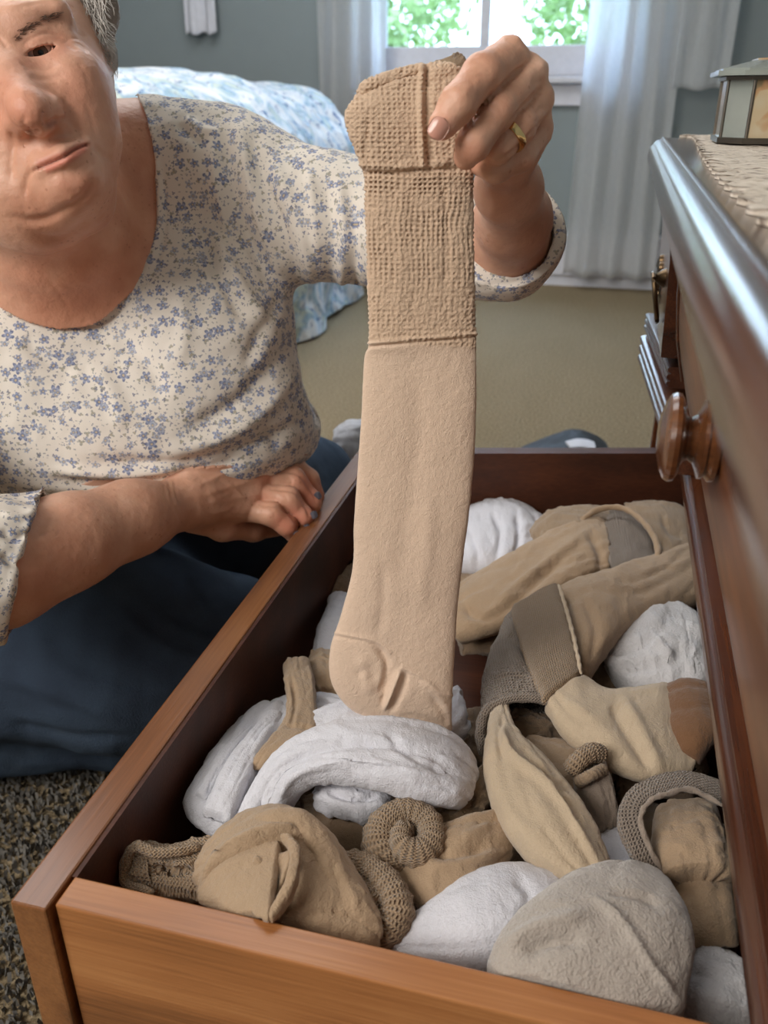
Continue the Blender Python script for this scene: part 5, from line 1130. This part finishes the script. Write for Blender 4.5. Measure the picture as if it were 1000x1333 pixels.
item('cloth', [(330, 1064, 366, 1074, -.448, .016), (335, 1028, 374, 1048, -.434, .020), (358, 992, 392, 1024, -.420, .024), (402, 960, 426, 1013, -.410, .026), (462, 945, 476, 1018, -.405, .028), (526, 944, 530, 1032, -.408, .030), (580, 962, 580, 1046, -.418, .028), (616, 998, 604, 1054, -.434, .018)], 'white',
     'largest white cloth, arching in a broad fold across the drawer', 'cloth', G2, fold=(.003, 26, 12), seed=33, sq=.7, n=150, m=90,
     strokes=[([(345, 1060), (362, 1012), (405, 980), (470, 968), (550, 978), (600, 1010)], 5, -2.5), ([(360, 1050), (378, 1015), (420, 996), (480, 992), (560, 1010)], 5, 2.5), ([(500, 950), (540, 985), (592, 1010)], 5, -2)],
     parts=[('tube', 'inner_fold', [(420, 1010, 404, 1050, -.446, .02), (452, 1008, 446, 1058, -.440, .026), (488, 1012, 486, 1064, -.440, .026), (508, 1026, 504, 1054, -.446, .018)], 'white', dict(fold=(.004, 34, 24), seed=82, strokes=[([(425, 1030), (460, 1040), (495, 1035)], 4, -3.5)])),
            ('tube', 'back_fold', [(400, 935, 400, 965, -.436, .014), (440, 915, 455, 955, -.432, .018), (490, 918, 510, 950, -.432, .016), (540, 935, 560, 955, -.438, .012)], 'white', dict(fold=(.003, 30, 20), seed=83))])
item('stocking', [(590, 1035, 606, 1072, -.452, .024), (606, 1014, 626, 1062, -.446, .030), (632, 1008, 644, 1046, -.450, .022)], 'tan2', 'tan stocking knotted into a small twist near the arching cloth', 'stocking', G1, fold=(.005, 40, 36), seed=34, strokes=[([(606, 1020), (616, 1040), (604, 1060)], 4, -3)])
item('stocking', [(512, 1118, 516, 1165, -.450, .026), (556, 1094, 558, 1184, -.440, .036), (606, 1070, 612, 1168, -.436, .038), (648, 1062, 654, 1136, -.442, .030), (668, 1088, 670, 1112, -.448, .016)], 'tan', 'tan stocking whose cuff is rolled into a tight spiral', 'stocking', G1, fold=(.003, 22, 16), seed=35,
     strokes=[([(560, 1110), (600, 1110), (640, 1100)], 6, -3), ([(556, 1130), (600, 1125), (650, 1110)], 6, 2), ([(600, 1090), (640, 1075)], 5, 2)],
     parts=[('roll', 'rolled_cuff', [(560, 1128, -.446, .010), (520, 1130, -.438, .012), (496, 1108, -.430, .012), (500, 1076, -.424, .011), (528, 1060, -.422, .0105), (556, 1072, -.422, .010), (562, 1096, -.422, .009), (544, 1110, -.422, .009), (524, 1102, -.420, .008), (524, 1084, -.420, .0075), (540, 1080, -.420, .006)], 'tanknit', .01, dict(n=160, rough=.0009)),
            ('tube', 'twisted_leg', [(548, 1082, 570, 1110, -.448, .02), (575, 1060, 600, 1090, -.448, .024), (598, 1042, 618, 1066, -.452, .02)], 'tan2', dict(fold=(.004, 40, 30), seed=51))])
item('stocking', [(270, 1125, 254, 1168, -.440, .026), (300, 1086, 305, 1184, -.428, .042), (345, 1060, 360, 1200, -.418, .050), (390, 1064, 408, 1214, -.420, .042), (426, 1092, 444, 1224, -.424, .036), (458, 1144, 474, 1230, -.428, .030), (486, 1196, 496, 1234, -.432, .018)], 'tan',
     'big tan stocking draped in a dome against the near board', 'stocking', G1, fold=(.002, 18, 12), fine=.0009, seed=36, sq=1.0, n=150, m=110,
     strokes=[([(262, 1168), (285, 1120), (320, 1094), (365, 1082), (400, 1090)], 8, 4.5), ([(275, 1172), (300, 1132), (330, 1108), (370, 1098), (386, 1110)], 7, -6), ([(325, 1108), (350, 1140), (352, 1195)], 5, 3.5), ([(378, 1100), (372, 1140), (346, 1190)], 5, 4), ([(388, 1106), (384, 1145), (360, 1198)], 5, -4),
              ([(340, 1120), (358, 1150), (350, 1180)], 5, -3.5), ([(400, 1080), (440, 1130), (475, 1200)], 9, 1.6)],
     parts=[('tube', 'arched_fold', [(256, 1160, 280, 1176, -.430, .016), (284, 1108, 314, 1134, -.418, .022), (330, 1068, 350, 1104, -.408, .024), (376, 1058, 382, 1096, -.402, .024), (414, 1076, 396, 1112, -.404, .022), (446, 1124, 420, 1156, -.412, .018), (476, 1180, 450, 1206, -.424, .012)], 'tan', dict(fold=(.0015, 20, 14), seed=86, pleat=(.001, 1), n=140, e=.1)),
            ('tube', 'front_flap', [(258, 1160, 262, 1176, -.424, .006), (290, 1122, 300, 1190, -.408, .008), (330, 1100, 334, 1198, -.400, .009), (368, 1092, 352, 1202, -.396, .008)], 'tan', dict(fold=(.0012, 20, 14), seed=84, sq=.6, pleat=(.001, 1))),
            ('tube', 'pleat', [(364, 1088, 382, 1092, -.392, .008), (376, 1110, 392, 1112, -.390, .009), (370, 1150, 384, 1158, -.392, .009), (344, 1196, 356, 1204, -.398, .008)], 'tan', dict(fold=(.001, 20, 14), seed=85, pleat=(0, 1))),
            ('tube', 'lace_cuff', [(166, 1116, 172, 1156, -.446, .028), (196, 1106, 205, 1162, -.444, .030), (238, 1106, 246, 1166, -.442, .030), (280, 1098, 285, 1170, -.440, .028)], 'tanknit', dict(fold=(.004, 44, 30), fine=.0014, seed=37, open0=True, strokes=[([(190, 1125), (230, 1135), (275, 1120)], 5, -5), ([(200, 1140), (225, 1120)], 4, -3)])),
            ('roll', 'lace_edge', [(262, 1102, -.424), (232, 1108, -.422), (200, 1110, -.422), (178, 1102, -.422), (164, 1120, -.430), (166, 1150, -.44), (200, 1162, -.436)], 'tanknit', .0035),
            ('roll', 'rolled_end', [(440, 1118, -.438, .008), (472, 1130, -.430, .010), (502, 1154, -.428, .011), (516, 1186, -.430, .011), (500, 1212, -.436, .010), (480, 1190, -.432, .008), (488, 1168, -.428, .007), (472, 1150, -.428, .006)], 'tanknit', .01, dict(n=110, rough=.0011))])
item('cloth', [(500, 1226, 520, 1262, -.452, .026), (560, 1186, 590, 1262, -.444, .036), (610, 1150, 640, 1256, -.438, .042), (660, 1134, 700, 1236, -.438, .040), (712, 1142, 745, 1200, -.442, .03)], 'white', 'smooth white sock lying against the near board', 'sock', G2, fold=(.0015, 12, 10), seed=38, strokes=[([(668, 1140), (690, 1165), (672, 1215)], 8, -2)])
item('towel_sock', [(752, 1150, 856, 1142, -.440, .026), (712, 1180, 876, 1172, -.422, .044), (668, 1214, 892, 1208, -.414, .055), (640, 1245, 898, 1246, -.414, .058), (640, 1290, 890, 1290, -.420, .05), (660, 1320, 880, 1320, -.43, .04)], 'toweltan',
     'fluffy beige terry sock with a seam, nearest in the drawer', 'sock', None, n=160, m=110, crease=.12, pleat=(.002, 1.2), fold=(.004, 12, 10), fine=.0008, seed=39,
     strokes=[([(770, 1165), (810, 1200), (850, 1260), (882, 1300)], 4, 2.5), ([(660, 1230), (700, 1206), (760, 1190)], 8, 2.5), ([(680, 1240), (720, 1225), (760, 1225)], 10, -4), ([(790, 1160), (830, 1165), (860, 1180)], 5, -2)],
     parts=[('tube', 'white_fold', [(738, 1166, 745, 1150, -.425, .010), (765, 1158, 770, 1138, -.419, .014), (805, 1156, 808, 1136, -.419, .012), (840, 1162, 846, 1142, -.426, .01)], 'white', dict(fold=(.002, 30, 20), seed=40))])
# darker layers lying on the drawer bottom
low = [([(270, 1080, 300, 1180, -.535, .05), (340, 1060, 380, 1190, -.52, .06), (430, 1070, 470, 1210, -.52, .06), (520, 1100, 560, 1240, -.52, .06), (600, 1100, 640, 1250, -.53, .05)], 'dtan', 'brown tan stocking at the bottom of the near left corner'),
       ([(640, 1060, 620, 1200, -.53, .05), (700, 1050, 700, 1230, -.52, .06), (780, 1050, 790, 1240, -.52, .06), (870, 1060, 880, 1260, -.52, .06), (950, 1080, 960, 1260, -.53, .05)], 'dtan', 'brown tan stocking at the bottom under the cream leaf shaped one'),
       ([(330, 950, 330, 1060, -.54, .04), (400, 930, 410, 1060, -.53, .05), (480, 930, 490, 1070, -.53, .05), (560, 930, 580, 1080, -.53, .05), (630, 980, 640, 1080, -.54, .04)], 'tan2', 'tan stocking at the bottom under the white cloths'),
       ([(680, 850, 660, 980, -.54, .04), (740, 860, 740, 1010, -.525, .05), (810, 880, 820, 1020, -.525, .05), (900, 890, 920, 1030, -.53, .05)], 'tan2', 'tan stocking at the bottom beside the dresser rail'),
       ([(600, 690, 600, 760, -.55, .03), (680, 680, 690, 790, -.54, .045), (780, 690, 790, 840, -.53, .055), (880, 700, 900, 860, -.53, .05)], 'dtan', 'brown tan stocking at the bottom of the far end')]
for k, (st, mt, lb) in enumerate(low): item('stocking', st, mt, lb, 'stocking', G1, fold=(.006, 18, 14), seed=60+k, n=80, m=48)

# ---- small white cloth and the dark bag on the carpet
V, F, UV = tube([(432, 560, 440, 610, 1.46, .05), (452, 545, 458, 610, 1.46, .06), (472, 545, 474, 605, 1.48, .05)], 'd', floor=False, fold=(.008, 20, 16), seed=71)
V[:, 2] = np.minimum(V[:, 2], -.36)
tag(mesh_obj('bedding', V, F, M['white'], uv=UV), 'bit of white fabric showing between the woman and the drawer', 'cloth')
bagr = empty('bag', onz(740, 590, -.78), 'dark bag with a white pattern lying on the carpet behind the drawer', 'bag')
bagk = m_plain('dark_bag_cloth', lin(34, 36, 40), .6); M['bagk'] = bagk
def lay(us, z0, h, mat, nm, **k):
    V, F, UV = tube(us, 'z', floor=False, **k); V[:, 2] = np.maximum(V[:, 2], ZF+.001); return attach(mesh_obj(nm, V, F, M[mat], uv=UV), bagr)
lay([(675, 588, 690, 610, -.775, .03), (715, 573, 720, 612, -.765, .05), (755, 565, 760, 612, -.76, .055), (790, 578, 800, 610, -.775, .03)], 0, 0, 'bagk', 'bag_body', fold=(.006, 10, 8), seed=72)
lay([(735, 575, 742, 583, -.728, .006), (755, 571, 758, 582, -.724, .006), (774, 575, 776, 585, -.730, .006)], 0, 0, 'white', 'pattern_patch', seed=73)

# ==================================================================== ON THE DRESSER
# scalloped lace doily
m_, nt, b = new_mat('lace'); M['lace'] = m_
vo = tex(nt, 'ShaderNodeTexVoronoi', coords(nt), i_Scale=160.0); no = tex(nt, 'ShaderNodeTexNoise', coords(nt, (1, 1, 1)), i_Scale=90.0, i_Detail=3.0, i_Distortion=1.2)
c_ = ramp(nt, [(.30, lin(120, 104, 92)), (.42, lin(196, 182, 166)), (.7, lin(220, 208, 194))], no.outputs[0]); nt.links.new(c_, b.inputs['Base Color']); b.inputs['Roughness'].default_value = .95
bump(nt, b, no.outputs[0], .003, .9)
edge = [onz(u, v, -.0405)[:2] for (u, v) in ((880, 176), (903, 178), (913, 198), (930, 222), (950, 244), (975, 268), (1000, 290), (1040, 325))]
ep = catmull(np.array(edge), 200); tg = np.gradient(ep, axis=0); tg /= np.linalg.norm(tg, axis=1, keepdims=True); nr_ = np.stack([tg[:, 1], -tg[:, 0]], 1)
if nr_[:, 0].mean() > 0: nr_ = -nr_
sl = np.concatenate([[0], np.cumsum(np.linalg.norm(np.diff(ep, axis=0), axis=1))])
sc_ = np.abs(np.sin(sl/.034*PI))**.6*.011
ep = ep-nr_*(.012-sc_*1.2)[:, None]
back = np.stack([np.full(200, .50), np.linspace(ep[0, 1], ep[-1, 1], 200)], 1); k = 60
G = np.array([ep*(1-t)+back*t for t in np.linspace(0, 1, k)**1.6]); Z = np.full(G.shape[:2], -.0405)+0
P = np.concatenate([G, Z[..., None]], 2).reshape(-1, 3); P[:, 2] += np.clip(fbm(P*120, 5, 2), -.6, 1)*.0011+.0004
i = np.arange(k*200).reshape(k, 200); F = np.stack([i[:-1, :-1], i[:-1, 1:], i[1:, 1:], i[1:, :-1]], -1).reshape(-1, 4)
P2 = P.copy(); P2[:, 2] = -.0428; rim = np.concatenate([i[0], i[1:, -1], i[-1, ::-1][1:], i[::-1, 0][1:]])
tag(mesh_obj('doily', np.vstack([P, P2]), np.vstack([F, F[:, ::-1]+len(P), np.stack([rim[:-1], rim[1:], rim[1:]+len(P), rim[:-1]+len(P)], 1)]), M['lace']), 'cream lace doily with a scalloped edge on the dresser top', 'doily')
# octagonal glass trinket box lined with floral paper
bc = onz(990, 187, -.038); bx, by, bz = bc[0]+.034, bc[1]+.055, -.0385
box = empty('trinket_box', (bx, by, bz), 'small glass box with cut corners and a flower print on the doily', 'box')
def octo(hx, hy, c): return [(bx+hx, by+hy-c), (bx+hx-c, by+hy), (bx-hx+c, by+hy), (bx-hx, by+hy-c), (bx-hx, by-hy+c), (bx-hx+c, by-hy), (bx+hx-c, by-hy), (bx+hx, by-hy+c)]
def bp(mb, nm, mat, label=None):
    o = attach(mb.build(nm, M[mat]), box)
    if label: o['label'] = label
m_, nt, b = new_mat('flower_print'); M['print'] = m_
v1 = tex(nt, 'ShaderNodeTexNoise', coords(nt), i_Scale=26.0, i_Detail=2.0, i_Distortion=1.0); v2 = tex(nt, 'ShaderNodeTexVoronoi', coords(nt), i_Scale=70.0)
c_ = ramp(nt, [(.47, lin(196, 182, 154)), (.50, lin(184, 146, 108)), (.55, lin(170, 124, 88)), (.59, lin(98, 92, 70)), (.68, lin(80, 78, 64))], v1.outputs[0])
c_ = mix(nt, ramp(nt, [(.1, (0, 0, 0)), (.5, (1, 1, 1))], v2.outputs['Distance']), c_, lin(190, 160, 120)); nt.links.new(mix(nt, .35, ramp(nt, [(.47, lin(196, 182, 154)), (.50, lin(184, 146, 108)), (.55, lin(170, 124, 88)), (.59, lin(98, 92, 70)), (.68, lin(80, 78, 64))], v1.outputs[0]), c_), b.inputs['Base Color'])
b.inputs['Roughness'].default_value = .12; b.inputs['Coat Weight'].default_value = .8
M['pewter'] = m_plain('dark_metal_came', lin(110, 104, 96), .3, metal=1); M['bevel'] = m_plain('bevelled_glass', lin(150, 156, 150), .05, spec=1, var=.4)
hx, hy, ch, bh = .070, .058, .020, .052
bp(MB().prism(octo(hx, hy, ch), 2, bz, bz+.005), 'base', 'pewter')
oc = octo(hx-.003, hy-.003, ch)
for k in range(8):
    a_, b2 = np.array(oc[k]), np.array(oc[(k+1) % 8]); n_ = np.array([b2[1]-a_[1], -(b2[0]-a_[0])]); n_ /= np.linalg.norm(n_)
    if n_@((a_+b2)/2-np.array([bx, by])) < 0: n_ = -n_
    q = [a_, b2, b2-n_*.002, a_-n_*.002]
    bp(MB().prism([tuple(p) for p in q], 2, bz+.005, bz+bh), 'panel', 'print' if np.linalg.norm(b2-a_) > .04 else 'bevel')
    bp(MB().tube([(*a_, bz+.004), (*a_, bz+bh)], .0016, 8), 'corner_strip', 'pewter')
bp(MB().prism(octo(hx, hy, ch), 2, bz+bh, bz+bh+.003), 'rim', 'pewter')
bp(MB().prism(octo(hx+.008, hy+.008, ch), 2, bz+bh+.0035, bz+bh+.0075), 'lid', 'bevel', 'bevelled glass lid')
oc1, oc2 = octo(hx+.004, hy+.004, ch), octo(hx-.026, hy-.026, ch*.5)
for k in range(8):
    q = [(*oc1[k], bz+bh+.0075), (*oc1[(k+1) % 8], bz+bh+.0075), (*oc2[(k+1) % 8], bz+bh+.015), (*oc2[k], bz+bh+.015)]
    bp(MB().hexa([(p[0], p[1], p[2]) for p in q], [(p[0], p[1], p[2]+.002) for p in q]), 'lid_facet', 'bevel')
bp(MB().prism(octo(hx-.026, hy-.026, ch*.5), 2, bz+bh+.0152, bz+bh+.018), 'lid_top', 'print')
